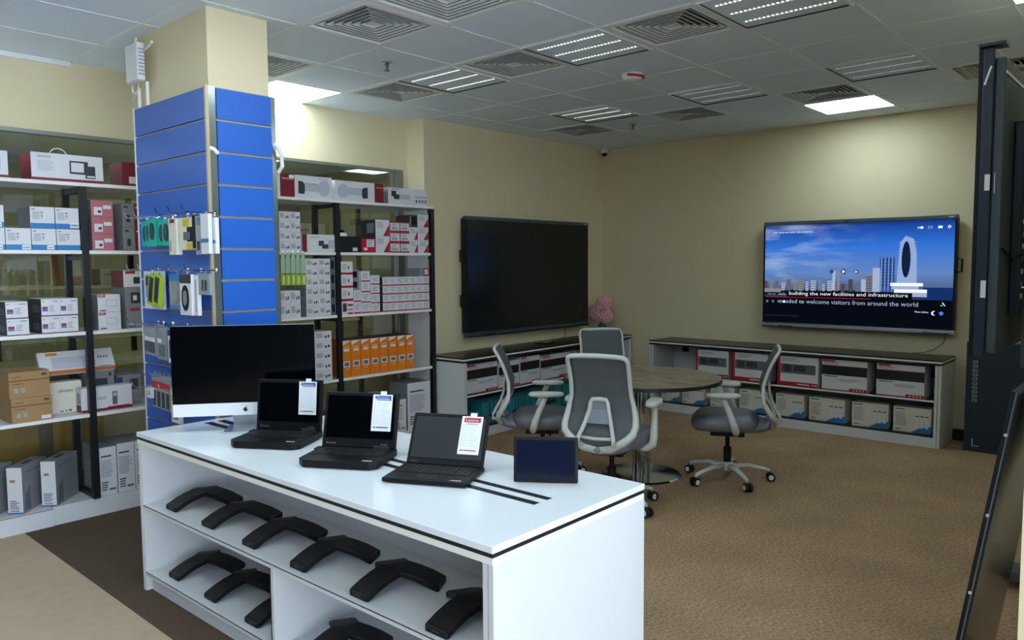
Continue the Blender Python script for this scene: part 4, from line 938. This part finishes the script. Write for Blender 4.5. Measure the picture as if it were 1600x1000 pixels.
# picture on the lit screen
W2, H2 = 1.745-.036, 1.062-.092
vp = MB(); vp.quad([(0, -.0004, 0), (W2, -.0004, 0), (W2, -.0004, H2), (0, -.0004, H2)], 'video_sky')
def vb(u0, u1, v0, v1, mt, k=1): vp.quad([(u0*W2, -.0004-.0003*k, (1-v1)*H2), (u1*W2, -.0004-.0003*k, (1-v1)*H2), (u1*W2, -.0004-.0003*k, (1-v0)*H2), (u0*W2, -.0004-.0003*k, (1-v0)*H2)], mt)
vb(0, 1, .66, .72, 'v_tree', 1)
rs2 = random.Random(3); u = .0
while u < .52:
    w_ = .012+.018*rs2.random(); v0_ = .54+.06*rs2.random(); mt_ = rs2.choice(['v_beige', 'v_beige2', 'v_brown', 'v_pale'])
    vb(u, u+w_, v0_, .67, mt_, 2)
    for q in range(5): vb(u+.002, u+w_-.002, v0_+.012+q*.022, v0_+.018+q*.022, 'v_brown', 3)
    u += w_+.004+.012*rs2.random()
vb(.395, .412, .47, .66, 'v_pale', 3); vb(.42, .435, .5, .66, 'v_beige', 3)
for a_, c_3, v_, mt_ in ((.52, .545, .58, 'v_beige2'), (.55, .575, .55, 'v_pale'), (.575, .61, .50, 'v_beige'), (.61, .65, .44, 'v_pale'), (.645, .72, .34, 'v_glass')): vb(a_, c_3, v_, .67, mt_, 3)
for q in range(9): vb(.577, .608, .52+q*.016, .526+q*.016, 'v_dark', 4); vb(.65, .716, .36+q*.03, .366+q*.03, 'v_dark', 4)
for q in range(4): vb(.652+q*.018, .656+q*.018, .34, .66, 'v_tower', 5)
def vpoly(pts, mt, k): vp.quad([(a*W2, -.0004-.0003*k, (1-c)*H2) for a, c in pts], mt)
vpoly([(.73, .60), (.83, .60), (.825, .30), (.81, .17), (.77, .14), (.745, .2)], 'v_tower', 4)
for q in range(14): vb(.737+.0*q, .827, .2+q*.028, .203+q*.028, 'v_pale', 5)
vpoly([(.775+.022*math.cos(t_*PI/10), .36-.0-.17*math.sin(t_*PI/10)) for t_ in range(20)], 'v_dark', 6)
vb(.70, .86, .58, .61, 'v_white', 5); vb(.71, .84, .61, .64, 'v_pale', 5); vb(.72, .88, .64, .67, 'v_white', 6); vb(.72, .88, .67, .71, 'v_pale', 5)
vb(.86, 1, .62, .76, 'v_water', 3); vb(0, .10, .65, .69, 'v_beige', 4)
vb(0, 1, .735, 1, 'v_cap', 6)
vb(.14, .81, .675, .735, 'v_cap', 8); vb(.09, .845, .745, .80, 'v_cap', 8)
vb(0.01, .60, .737, .741, 'v_red', 9); vb(0.01, .21, .93, .934, 'v_line', 9)
def vt(s_, u_, v_, w_, h_, mt='v_white', k=12): vp.text(s_, mt, (u_*W2, -.0004-.0003*k, (1-v_)*H2), w=w_*W2, h=h_*H2)
vt('building the new facilities and infrastructure', .15, .725, .64, .045)
vt('needed to welcome visitors from around the world', .095, .80, .745, .042, 'v_pale')
[vb(a_, c_3, .067, .082, 'v_pale', 9) for a_, c_3 in ((.045, .075), (.08, .115), (.12, .142), (.147, .178), (.184, .212), (.218, .28))]; vb(.045, .09, .097, .101, 'v_tower', 9); vb(.018, .026, .072, .078, 'v_pale', 9)
vb(.02, .045, .705, .714, 'v_beige', 9); vb(.05, .068, .705, .714, 'v_beige', 9); vb(.085, .13, .705, .714, 'v_pale', 9); vt('More videos', .825, .855, .065, .016)
def circ(cu, cv, r, mt, k, n=16): vp.quad([(cu*W2+r*math.cos(2*PI*t_/n), -.0004-.0003*k, (1-cv)*H2+r*math.sin(2*PI*t_/n)) for t_ in range(n)], mt)
circ(.455, .475, .026, 'v_brown', 10); vpoly([(.449, .457), (.449, .493), (.466, .475)], 'v_white', 11)
circ(.525, .477, .020, 'v_brown', 10); vpoly([(.519, .464), (.519, .49), (.531, .477)], 'v_white', 11); circ(.39, .475, .02, 'v_brown', 10)
vb(.825, .845, .06, .078, 'v_pale', 9); circ(.847, .069, .012, 'v_white', 10); vb(.875, .895, .058, .08, 'v_pale', 9); vb(.878, .892, .062, .076, 'v_glass', 10); vb(.923, .943, .058, .08, 'v_white', 9); circ(.975, .068, .013, 'v_white', 9); circ(.975, .068, .006, 'v_glass', 10)
for q, u_ in enumerate((.018, .053, .088, .12, .155, .19, .225)):
    circ(u_, .785, .011 if q != 3 else .013, 'v_pale' if q != 3 else 'v_white', 13)
    if q != 3: circ(u_, .785, .007, 'v_cap', 14)
circ(.915, .855, .02, 'v_white', 9); circ(.921, .855, .016, 'v_cap', 10); circ(.95, .855, .017, 'v_blue', 9); vb(.945, .955, .78, .785, 'v_white', 10); vpoly([(.952, .755), (.957, .755), (.968, .785), (.963, .787)], 'v_white', 10)
pi_ = vp.build('video_picture', sc); pi_.location = (.018, -.0012, .055)
# cables of the displays
tag(MB().tube([(-5.28, 6.75, .88), (-5.25, 6.72, .84), (-5.15, 6.6, .80), (-5.1, 6.45, .772), (-5.05, 6.35, .768)], .003, 'black_plastic', 6).build('cable'), 'thin black cable hanging under the dark wall screen', 'cable')
tag(MB().tube([(-1.66, YB-.04, .94), (-1.69, YB-.035, .86), (-1.76, YB-.04, .80), (-1.84, YB-.06, .77), (-1.92, YB-.1, .762)], .003, 'black_plastic', 6).build('cable'), 'thin black cable hanging under the lit wall screen', 'cable')

# ================================================================ LOW CABINETS
def low_cabinet(label, w, d, loc, rz, dark_inside):
    t = thing('low_cabinet', label, 'cabinet', loc, rz, 'low open cabinets')
    h = .756; ins = 'white'
    MB().box((0, 0, h-.012), (w, d, h), 'black_top').build('top', t)
    MB().box((0, 0, h-.026), (w, d, h-.012), 'edge_white').build('top_edge', t)
    MB().box((.002, .003, h-.046), (w-.002, d, h-.026), 'black_edge').build('under_edge', t)
    for a in (0, w-.05): MB().box((a, .003, 0), (a+.022, d, h-.046), 'white').box((a+.026, .006, 0), (a+.048, d, h-.046), 'white').box((a+.022, .01, 0), (a+.026, d-.01, h-.046), 'print_dark').build('side_panel', t)
    MB().box((.05, d-.015, .10), (w-.05, d, h-.046), 'white').build('back_panel', t)
    MB().box((.05, .02, .395), (w-.05, d-.015, .405), 'black_top').build('shelf', t); MB().box((.05, .012, .393), (w-.05, .02, .407), 'edge_white').build('shelf_edge', t)
    MB().box((.05, .01, .088), (w-.05, d-.015, .102), 'black_top').build('bottom_board', t)
    MB().box((.05, .008, 0), (w-.05, .026, .088), 'white').build('plinth', t)
    return t
low_cabinet('low white open cabinet with black top under the dark wall screen', 2.87, .43, (-4.86, 4.755, 0), PI/2+R(2), True)
low_cabinet('long low white cabinet with black top under the lit wall screen', 2.86, .47, (-4.45, 7.185, 0), 0, True)
# boxes on cabinet 2 (faces -Y)
def cam_style(m_, w, d, h):
    m_.box((-.42*w, -.002, .42*h), (.44*w, -.0006, .74*h), 'print_mid'); m_.box((-.35*w, -.0028, .48*h), (-.15*w, -.0015, .70*h), 'print_dark'); m_.box((-.1*w, -.0028, .5*h), (.2*w, -.0015, .70*h), 'print_dark')
for k, (x0, x1, lb) in enumerate(((-3.912, -3.545, 'red-edged white security kit box, leftmost in the upper row of right cabinet'), (-3.50, -3.13, 'red-edged white security kit box behind the right chair back'), (-3.03, -2.64, 'red-edged white security kit box just right of the right chair'))):
    w_ = x1-x0
    o = carton('box', w_, .2, .285, 'card_white', [(0, .07, 0, 1, 'red'), (0, 1, 0, .14, 'red'), (.5, .8, .05, .09, 'card_white'), (.86, .9, .05, .09, 'card_white'), (.93, .97, .05, .09, 'card_white')] + lines(.12, .6, .82, .94, 2, 'print_grey'), left='red', extra=cam_style)
    place(o, ((x0+x1)/2, 7.24, .406)); tag(o, lb, 'box', 'boxes in the right cabinet')
def nvr(w, h, n): return carton('box', w, .22, h, 'card_white', [(0, 1, .5, .80, 'black_print'), (0, 1, .80, .815, 'red'), (0, 1, 0, .03, 'red'), (.62, 1, 0, .10, 'red'), (.02, .3, .93, .98, 'red'), (.05, .35, .44, .47, 'print_mid')] + [(.70+.07*k, .73+.07*k, .03, .07, 'card_white') for k in range(4)] + lines(.4, .9, .3, .4, 2, 'print_grey'), texts=[('HIKVISION', .06, .855, .3, 'red')])
for x0, x1, lb in ((-2.603, -2.20, 'white recorder box with black band, left of the two in right cabinet'), (-2.12, -1.73, 'white recorder box with black band, at the right end of right cabinet')):
    o = nvr(x1-x0, .285, 0); place(o, ((x0+x1)/2, 7.235, .406)); tag(o, lb, 'box', 'boxes in the right cabinet')
def tealkit(m_, w, d, h):
    m_.prism([(-.02*w, 0.002), (.5*w, .002), (.5*w, .30*h), (.2*w, .2*h)], -.002, -.0006, 'box_blue', 'y')
    for k in range(3): m_.box((.10*w+k*.13*w, -.003, .2*h), (.17*w+k*.13*w, -.0015, .66*h), 'card_white'); m_.box((.09*w+k*.13*w, -.0035, .66*h), (.18*w+k*.13*w, -.0015, .70*h), 'print_dark')
for k, (x0, x1, lb, tw) in enumerate(((-4.33, -4.10, 'first from the left', .0), (-4.08, -3.80, 'second from the left', 0), (-3.75, -3.47, 'left of the right chair', 0), (-3.43, -3.13, 'partly behind the right chair seat', 0), (-3.05, -2.76, 'just right of the right chair', 0), (-2.73, -2.38, 'third from the right end', R(-3)), (-2.33, -2.01, 'second from the right end', R(5)), (-1.98, -1.665, 'at the right end, with sticker', R(2)))):
    o = carton('box', x1-x0-.015, .16, .215, 'card_cream', [(.04, .3, .9, .95, 'teal_box'), (.6, .72, .03, .14, 'card_white')] + lines(.06, .38, .25, .82, 7, 'print_grey') + [(.06, .2, .08, .12, 'print_mid')], top='card_cream', extra=tealkit)
    place(o, ((x0+x1)/2, 7.245, .103), tw); tag(o, 'cream-teal kit box, lower row of right cabinet, '+lb, 'box', 'cream and teal kit boxes')
# charger items in cabinet 2
o = thing('power_adapter', 'black adapter on cord hanging inside left end of right cabinet', 'adapter', (-4.18, 7.5, .62)); MB().box((-.03, -.02, 0), (.03, .02, .07), 'black_plastic').build('body', o, bevel=.004); MB().tube([(0, 0, .07), (-.05, 0, .085), (-.12, .02, .05), (-.17, .05, .0)], .003, 'black_plastic', 6).build('cord', o)
o = thing('power_adapter', 'black adapter and coiled cord inside right end of right cabinet', 'adapter', (-1.69, 7.4, .58)); MB().lathe([(.022, 0), (.026, .02), (.02, .045)], 'black_plastic', 14).build('body', o); MB().tube([(0, 0, 0), (.02, 0, -.06), (-.02, 0, -.12), (.015, .02, -.165), (-.02, .02, -.17)], .003, 'black_plastic', 6).build('cord', o)
# boxes on cabinet 1 (faces +X, slightly turned)
A1 = PI/2+R(2)
def on_cab1(o, y0, y1, z, lb, g, dx=0):
    ym = (y0+y1)/2; x = -4.86 - (ym-4.755)*math.tan(R(2)) - .06 + dx
    place(o, (x, ym, z), A1); tag(o, lb, 'box', g)
for y0, y1, h_, lb in ((4.84, 5.275, .275, 'white recorder box with black band, nearest in the left cabinet'), (5.30, 5.60, .255, 'white recorder box with black band, second in left cabinet, behind chair back'), (5.625, 5.93, .27, 'white recorder box with black band, third in left cabinet'), (5.95, 6.46, .25, 'white recorder box with black band, fourth and widest in left cabinet'), (6.55, 7.0, .25, 'recorder box at the far end of left cabinet')):
    on_cab1(nvr(y1-y0, h_, 0), y0, y1, .406, lb, 'recorder boxes in the left cabinet')
def router(m_, w, d, h):
    m_.box((-.32*w, -.004, .18*h), (.32*w, -.001, .32*h), 'router_black')
    for k in range(4): m_.box((-.2*w+k*.14*w, -.003, .32*h), (-.175*w+k*.14*w, -.001, .82*h), 'router_black')
for k, (y0, y1, h_, lb) in enumerate(((5.05, 5.42, .235, 'teal router box, nearest in the lower row of left cabinet'), (5.44, 5.78, .225, 'teal router box, second in the lower row of left cabinet'), (5.80, 6.30, .25, 'teal router box, third in the lower row of left cabinet'), (6.33, 6.75, .25, 'teal router box at the far end of left cabinet'))):
    on_cab1(carton('box', y1-y0, .2, h_, 'teal_box', [(0, 1, .86, 1, 'teal_dark')], extra=router), y0, y1, .103, lb, 'teal router boxes')
on_cab1(carton('box', .16, .15, .13, 'teal_box', [(.5, .9, .4, .9, 'yellow'), (.58, .85, .5, .8, 'card_cream')]), 4.86, 5.02, .103, 'small teal box with yellow label at near end of left cabinet', 'teal router boxes')
rm = thing('remote_tray', 'dark flat tray with silver accessory on the left cabinet top', 'tray', (-5.13, 6.25, .7565), R(95))
MB().box((-.14, -.07, 0), (.14, .07, .006), 'black_plastic').build('tray', rm, bevel=.002); MB().box((-.05, -.02, .006), (.06, .015, .014), 'silver').build('accessory', rm, bevel=.002)
# vase with flowers
vs_ = thing('flower_vase', 'teal vase of pink hydrangeas in the room corner', 'vase', (-5.24, 7.42, 0))
vs_.location.z = .757
MB().lathe([(.035, 0), (.055, .03), (.06, .07), (.045, .11), (.03, .13), (.036, .15)], 'vase_teal', 20).build('vase', vs_, smooth=True)
rf = random.Random(5)
for (cx, cy_, cz, r_) in ((-.05, -.02, .24, .085), (.04, .0, .22, .075), (.03, -.02, .36, .08), (-.03, .02, .31, .07)):
    fl_ = MB()
    for k in range(60):
        th = math.acos(1-2*(k+.5)/60); ph = k*2.39996
        p_ = Vector((math.sin(th)*math.cos(ph), math.sin(th)*math.sin(ph), math.cos(th)))*r_
        fl_.sphere((cx+p_.x, cy_+p_.y, cz+p_.z), .016+.005*rf.random(), 'flower_pink', 6)
    fl_.sphere((cx, cy_, cz), r_*.9, 'flower_pink', 10); fl_.build('flower_head', vs_)
lf = MB()
for a in range(7):
    an = a*.9; lf.quad([(0, 0, .15), (.06*math.cos(an)-.02*math.sin(an), .06*math.sin(an)+.02*math.cos(an), .19), (.11*math.cos(an), .11*math.sin(an), .17+.02*(a % 3)), (.06*math.cos(an)+.02*math.sin(an), .06*math.sin(an)-.02*math.cos(an), .185)], 'leaf')
lf.tube([(0, 0, .1), (0, 0, .25), (.03, -.01, .33)], .005, 'leaf', 6); lf.build('leaves', vs_)

# ================================================================ ROUND TABLE
rt = thing('round_table', 'round meeting table with grey-brown wood top and chrome pedestal', 'table', (-3.09, 4.89, 0))
RT = .585
MB().lathe([(RT-.002, .722), (RT, .724), (RT, .746), (RT-.003, .748)], 'black_edge', 72).build('edge_band', rt)
MB().lathe([(RT-.006, .7482), (RT-.006, .7505)], 'table_wood', 72).build('tabletop', rt)
pb = MB()
for a in (0, 90, 180, 270): pb.cyl((.05*math.cos(R(a+45)), .05*math.sin(R(a+45)), .012), (.05*math.cos(R(a+45)), .05*math.sin(R(a+45)), .722), .018, 'chrome')
pb.build('pedestal', rt, smooth=False)
MB().lathe([(.30, 0), (.30, .006), (.285, .014), (.08, .018)], 'chrome', 56).build('base_plate', rt)

# ================================================================ OFFICE CHAIRS
def interp(tab, t):
    for i in range(len(tab)-1):
        if tab[i][0] <= t <= tab[i+1][0]:
            f = (t-tab[i][0])/(tab[i+1][0]-tab[i][0]); f2 = f*f*(3-2*f)*.35+f*.65
            return tab[i][1]+(tab[i+1][1]-tab[i][1])*f2
    return tab[-1][1] if t > tab[-1][0] else tab[0][1]
PROF = [(.40, -.255), (.44, -.312), (.475, -.322), (.52, -.305), (.57, -.270), (.63, -.238), (.72, -.235), (.82, -.262), (.92, -.305), (.985, -.345)]
HALF = [(.42, .07), (.45, .115), (.50, .19), (.535, .224), (.58, .229), (.66, .212), (.76, .190), (.88, .190), (.94, .192), (.985, .19)]
def make_chair(front_light):
    t = thing('office_chair', 'x', 'chair')
    # outline of the back frame
    zs_ = [.435, .46, .48, .50, .53, .57, .62, .68, .74, .80, .86, .91, .95]
    right = [(interp(HALF, z), interp(PROF, z), z) for z in zs_]
    top_ = [(.185, interp(PROF, .972), .972), (.165, interp(PROF, .983), .983), (.12, interp(PROF, .987), .987), (0, interp(PROF, .99), .99), (-.12, interp(PROF, .987), .987), (-.165, interp(PROF, .983), .983), (-.185, interp(PROF, .972), .972)]
    left_ = [(-x, y, z) for x, y, z in reversed(right)]
    path = right+top_+left_+[(0, interp(PROF, .43)+.0, .423)]
    fr = MB().tube(path, .017, 'chair_grey', 10, closed=True, up=(0, 1, 0), flat=.8, rs=[.015+.010*max(0, min(1, (.72-p[2])/.2)) for p in path]).build('back_frame', t, smooth=True)
    # mesh membrane
    ms = MB(); vs = []; fs = []; nz_, nx = 30, 14
    for i in range(nz_+1):
        z = .435+(.982-.435)*i/nz_; hw = interp(HALF, z)-.004
        if z > .955: hw = min(hw, .185-.25*(z-.955))
        for j in range(nx+1):
            x = -hw+2*hw*j/nx; vs.append((x, interp(PROF, z)+.010-.018*(1-(x/hw)**2)*0.6, z))
    for i in range(nz_):
        for j in range(nx):
            a = i*(nx+1)+j; fs.append((a, a+1, a+nx+2, a+nx+1))
    ms.add(vs, fs, 'mesh_front' if front_light else 'mesh_dark'); mo = ms.build('mesh_back', t, smooth=True); sd = mo.modifiers.new('solid', 'SOLIDIFY'); sd.thickness = .003
    # lumbar arch behind
    ar = MB(); off = -.045
    def bp(x, z, o=off): return (x, interp(PROF, z)+o, z)
    ar.tube([(.075, -.24, .425), bp(.115, .47), bp(.112, .50), bp(.085, .58), bp(.062, .66), bp(.055, .705), bp(.045, .722), bp(0, .726), bp(-.045, .722), bp(-.055, .705), bp(-.062, .66), bp(-.085, .58), bp(-.112, .50), bp(-.115, .47), (-.075, -.24, .425)], .014, 'chair_grey', 8, up=(0, 1, 0), flat=.7)
    ar.tube([bp(-.095, .505), bp(0, .500), bp(.095, .505)], .010, 'chair_grey', 8, up=(0, 1, 0)); ar.build('lumbar_frame', t, smooth=True)
    lp = MB(); P_ = [(-.048, .71), (.048, .71), (.056, .66), (.078, .58), (-.078, .58), (-.056, .66)]
    lp.add([bp(x, z, off+.008) for x, z in P_], [(0, 1, 2, 3, 4, 5)], 'lumbar'); lpo = lp.build('lumbar_pad', t); sd = lpo.modifiers.new('solid', 'SOLIDIFY'); sd.thickness = .006
    # lower shell joining back to seat
    sh = MB(); sh.tube([(-.115, -.29, .475), (-.11, -.26, .425), (-.07, -.18, .395), (0, -.15, .388), (.07, -.18, .395), (.11, -.26, .425), (.115, -.29, .475)], .022, 'lumbar', 8, up=(0, 0, 1), flat=.7); sh.sphere((0, -.13, .425), .05, 'lumbar', 24, (3.6, 3.9, 1.15)); sh.build('back_bracket', t, smooth=True)
    # seat cushion
    st = MB(); vs = []; fs = []; N = 40; rings = [(.70, .398), (.90, .400), (.99, .420), (1.03, .450), (1.01, .478), (.90, .502), (.62, .514), (.3, .517)]
    for sc_, z in rings:
        for k in range(N):
            a = 2*PI*k/N; ca, sa = math.cos(a), math.sin(a); n_ = 3.2
            x = .245*sc_*abs(ca)**(2/n_)*(1 if ca > 0 else -1); y = .235*sc_*abs(sa)**(2/n_)*(1 if sa > 0 else -1)
            zz = z - (max(0, y-.10)**2)*.9; vs.append((x, y+.02, zz))
    for i in range(len(rings)-1):
        for k in range(N): k2 = (k+1) % N; fs.append((i*N+k, i*N+k2, (i+1)*N+k2, (i+1)*N+k))
    fs.append(tuple(range(N-1, -1, -1))); fs.append(tuple((len(rings)-1)*N+k for k in range(N)))
    st.add(vs, fs, 'seat'); st.build('seat', t, smooth=True)
    mc = MB().box((-.10, -.12, .345), (.10, .12, .40), 'black_plastic').tube([(.10, .05, .375), (.19, .06, .37), (.22, .06, .365)], .008, 'black_plastic', 8); mc.build('tilt_mechanism', t, bevel=.01)
    # arms
    for s in (-1, 1):
        am = MB(); am.tube([(s*.12, -.05, .405), (s*.25, -.06, .405), (s*.285, -.055, .43), (s*.288, -.045, .47), (s*.285, -.015, .55), (s*.278, .02, .63), (s*.272, .03, .655)], .02, 'chair_grey', 10, up=(0, 1, 0), rs=[.018, .024, .028, .026, .022, .020, .022]); ao = am.build('armrest', t, smooth=True)
        pd = MB(); vs = []; fs = []; n2 = 24
        for (q, z) in ((.85, .655), (1, .662), (1, .678), (.9, .686)):
            for k in range(n2):
                a = 2*PI*k/n2; ca, sa = math.cos(a), math.sin(a)
                vs.append((s*.27+.045*q*abs(ca)**.7*(1 if ca > 0 else -1), .035+.125*q*abs(sa)**.8*(1 if sa > 0 else -1), z))
        for i in range(3):
            for k in range(n2): k2 = (k+1) % n2; fs.append((i*n2+k, i*n2+k2, (i+1)*n2+k2, (i+1)*n2+k))
        fs.append(tuple(range(n2-1, -1, -1))); fs.append(tuple(3*n2+k for k in range(n2)))
        pd.add(vs, fs, 'chair_grey'); pd.build('arm_pad', ao, smooth=True)
    cl = MB().cyl((0, 0, .09), (0, 0, .25), .028, 'black_plastic').cyl((0, 0, .25), (0, 0, .36), .016, 'black_plastic'); cl.build('gas_column', t)
    hub = MB().lathe([(.04, .075), (.05, .09), (.048, .13), (.035, .14)], 'chair_grey', 20).build('hub', t)
    for k in range(5):
        a = R(72*k+90+18); dx, dy = math.cos(a), math.sin(a)
        MB().tube([(.035*dx, .035*dy, .108), (.15*dx, .15*dy, .112), (.27*dx, .27*dy, .088), (.30*dx, .30*dy, .078), (.305*dx, .305*dy, .062)], .02, 'chair_grey', 8, rs=[.026, .022, .017, .015, .012], flat=.8).build('leg', t, smooth=True)
        ca = MB(); cx, cy2 = .31*dx, .31*dy; ox, oy = -dy, dx
        for s in (-1, 1):
            ca.cyl((cx+ox*s*.008, cy2+oy*s*.006, .031), (cx+ox*s*.026, cy2+oy*s*.026, .031), .0305, 'rubber', 18)
            ca.cyl((cx+ox*s*.024, cy2+oy*s*.026, .031), (cx+ox*s*.029, cy2+oy*s*.029, .031), .018, 'plastic_white', 14)
        ca.cyl((cx, cy2, .02), (cx, cy2, .065), .011, 'rubber', 10)
        ca.build('caster', t)
    return t
ch = make_chair(False)
def turn(o, deg):
    for c in bpy.data.objects:
        if c.parent == o and c.name.split('.')[0] in ('leg', 'caster'): c.rotation_euler = (0, 0, R(deg))
def face(dx, dy): return math.atan2(dy, dx)-PI/2
spots = [((-2.53, 5.17), face(-.89, -.42), 'grey mesh office chair right of the table, seen from the side facing left'),
         ((-2.83, 4.12), face(-.31, .94), 'grey mesh office chair nearest the desk, its back to the camera'),
         ((-3.62, 4.36), face(.77, .60), 'grey mesh office chair left of the table, seen from the side facing right'),
         ((-3.86, 5.56), face(.73, -.68), 'grey mesh office chair on the far side of the table, facing the camera')]
for k, (p_, a, lb) in enumerate(spots):
    o = ch if k == 0 else copy_tree(ch); o.location = (p_[0], p_[1], 0); o.rotation_euler = (0, 0, a); o.scale = (1, 1, 1.045 if k == 1 else 1); turn(o, (27.7, 7.8, 0, 20)[k]); tag(o, lb, 'chair', 'office chairs around the table')
# base rotated against the seat so castors fall as in the photo
# ================================================================ RIGHT SIDE: FREE-STANDING DISPLAY, CARTON, LEANING PANEL
sd_ = thing('standing_display', 'tall dark display seen from behind with ports and stickers, right edge', 'display', (-.588, 3.08, 0))
MB().box((0, 0, 1.265), (.035, 1.75, 2.325), 'kiosk_dark').build('housing', sd_, bevel=.004)
MB().box((-.012, .0, 1.265), (-.0, 1.75, 2.325), 'bezel').build('front_frame', sd_)
MB().box((.035, .02, 1.275), (.065, 1.71, 2.29), 'kiosk_grey').build('rear_cover', sd_, bevel=.004)
MB().box((.065, .22, 1.40), (.10, 1.5, 2.10), 'kiosk_dark').build('electronics_cover', sd_, bevel=.006)
MB().box((.0645, .03, 2.235), (.068, 1.7, 2.245), 'silver').build('trim_line', sd_)
for y_ in (.30, 1.3): MB().box((.10, y_, 1.2), (.125, y_+.06, 2.25), 'gunmetal').build('mount_rail', sd_)
for k in range(9): MB().box((.1005, .235, 1.46+k*.045), (.1035, .262, 1.478+k*.045), 'alu' if k % 2 else 'card_white').build('port', sd_)
MB().tube([(.1, .26, 1.5), (.14, .27, 1.5), (.14, .27, 1.58)], .006, 'chrome', 6).build('plug', sd_); MB().tube([(.1, .26, 1.66), (.14, .28, 1.66)], .006, 'chrome', 6).build('plug', sd_)
MB().box((.0455, .004, 1.83), (.0465, .03, 1.90), 'card_white').build('sticker', sd_).location = (.0, -.0, 0)
MB().box((.018, -.002, 1.84), (.034, 0, 1.895), 'card_white').build('sticker', sd_)
MB().box((.018, -.002, 1.47), (.034, 0, 1.53), 'card_white').build('sticker', sd_)
MB().box((.126, .31, 1.62), (.128, .35, 1.72), 'card_white').build('sticker', sd_)
MB().tube([(.008, -.002, 2.20), (.026, -.002, 2.26)], .0035, 'sheet', 6).build('scratch_mark', sd_)
MB().tube([(.1, .3, 1.75), (.13, .25, 1.85), (.13, .3, 1.95), (.1, .4, 2.05)], .005, 'black_plastic', 8).build('cable', sd_)
MB().tube([(.1, .24, 1.62), (.09, .12, 1.60), (.07, .05, 1.64)], .005, 'black_plastic', 8).build('cable', sd_)
MB().box((-.01, -.02, 2.325), (.07, .05, 2.335), 'kiosk_dark').build('top_bracket', sd_)
for y_ in (1.20, 1.36):
    MB().box((.13, y_, .08), (.17, y_+.05, 1.9), 'gunmetal').build('stand_post', sd_)
MB().box((.10, 1.1, 1.5), (.13, 1.5, 1.56), 'gunmetal').build('stand_bracket', sd_)
MB().box((-.20, 1.22, .05), (.20, 1.38, .09), 'gunmetal').build('stand_base', sd_)
for x_ in (-.17, .17): MB().cyl((x_, 1.27, .026), (x_, 1.33, .026), .026, 'rubber').build('caster', sd_)

cb_ = MB().box((0, 0, 0), (.95, .16, .92), 'kiosk_dark')
for k in range(10):
    z = .42+k*.036; cb_.box((.05, -.0015, z), (.085, 0, z+.024), 'print_grey'); cb_.box((.057, -.0022, z+.006), (.078, -.001, z+.018), 'kiosk_dark')
cb_.box((.06, -.0015, .05), (.066, 0, .11), 'card_white').box((.06, -.0015, .045), (.11, 0, .05), 'card_white')
place(cb_.build('display_carton', bevel=.003), (-1.43, 7.285, .001)); tag(bpy.data.objects['display_carton'], 'large dark carton with a column of white symbols, against the back wall', 'carton')

ln = thing('leaning_screen', 'dark glossy screen panel leaning against the cream wall, lower right', 'screen', (-.545, 2.5, .012))
sl = MB().box((-.018, 0, 0), (0, .82, 1.235), 'black_plastic').box((-.007, -.003, 0), (-.003, 0, 1.235), 'gunmetal').build('housing', ln); sl.rotation_euler = (0, R(8.6), 0); sl.location.x = 0.0
gl_ = MB().box((0, .008, .006), (.003, .812, 1.229), 'lean_glass').build('glass_face', sl)
for k in range(5): MB().cyl((-.008, -.004, .15+k*.24), (-.008, -.007, .15+k*.24), .005, 'silver', 10).build('screw', sl)
tag(MB().tube([(-.40, 3.36, .5), (-.40, 3.36, .12), (-.41, 3.2, .02), (-.40, 3.0, .006), (-.38, 2.8, .006), (-.39, 2.65, .006), (-.42, 2.55, .006)], .004, 'black_plastic', 8).build('cable'), 'black cable behind the leaning screen, lower right', 'cable')
tag(MB().box((-.44, 3.4, .001), (-.36, 3.49, .04), 'black_plastic').build('power_adapter'), 'black power adapter on carpet behind the leaning screen', 'adapter')
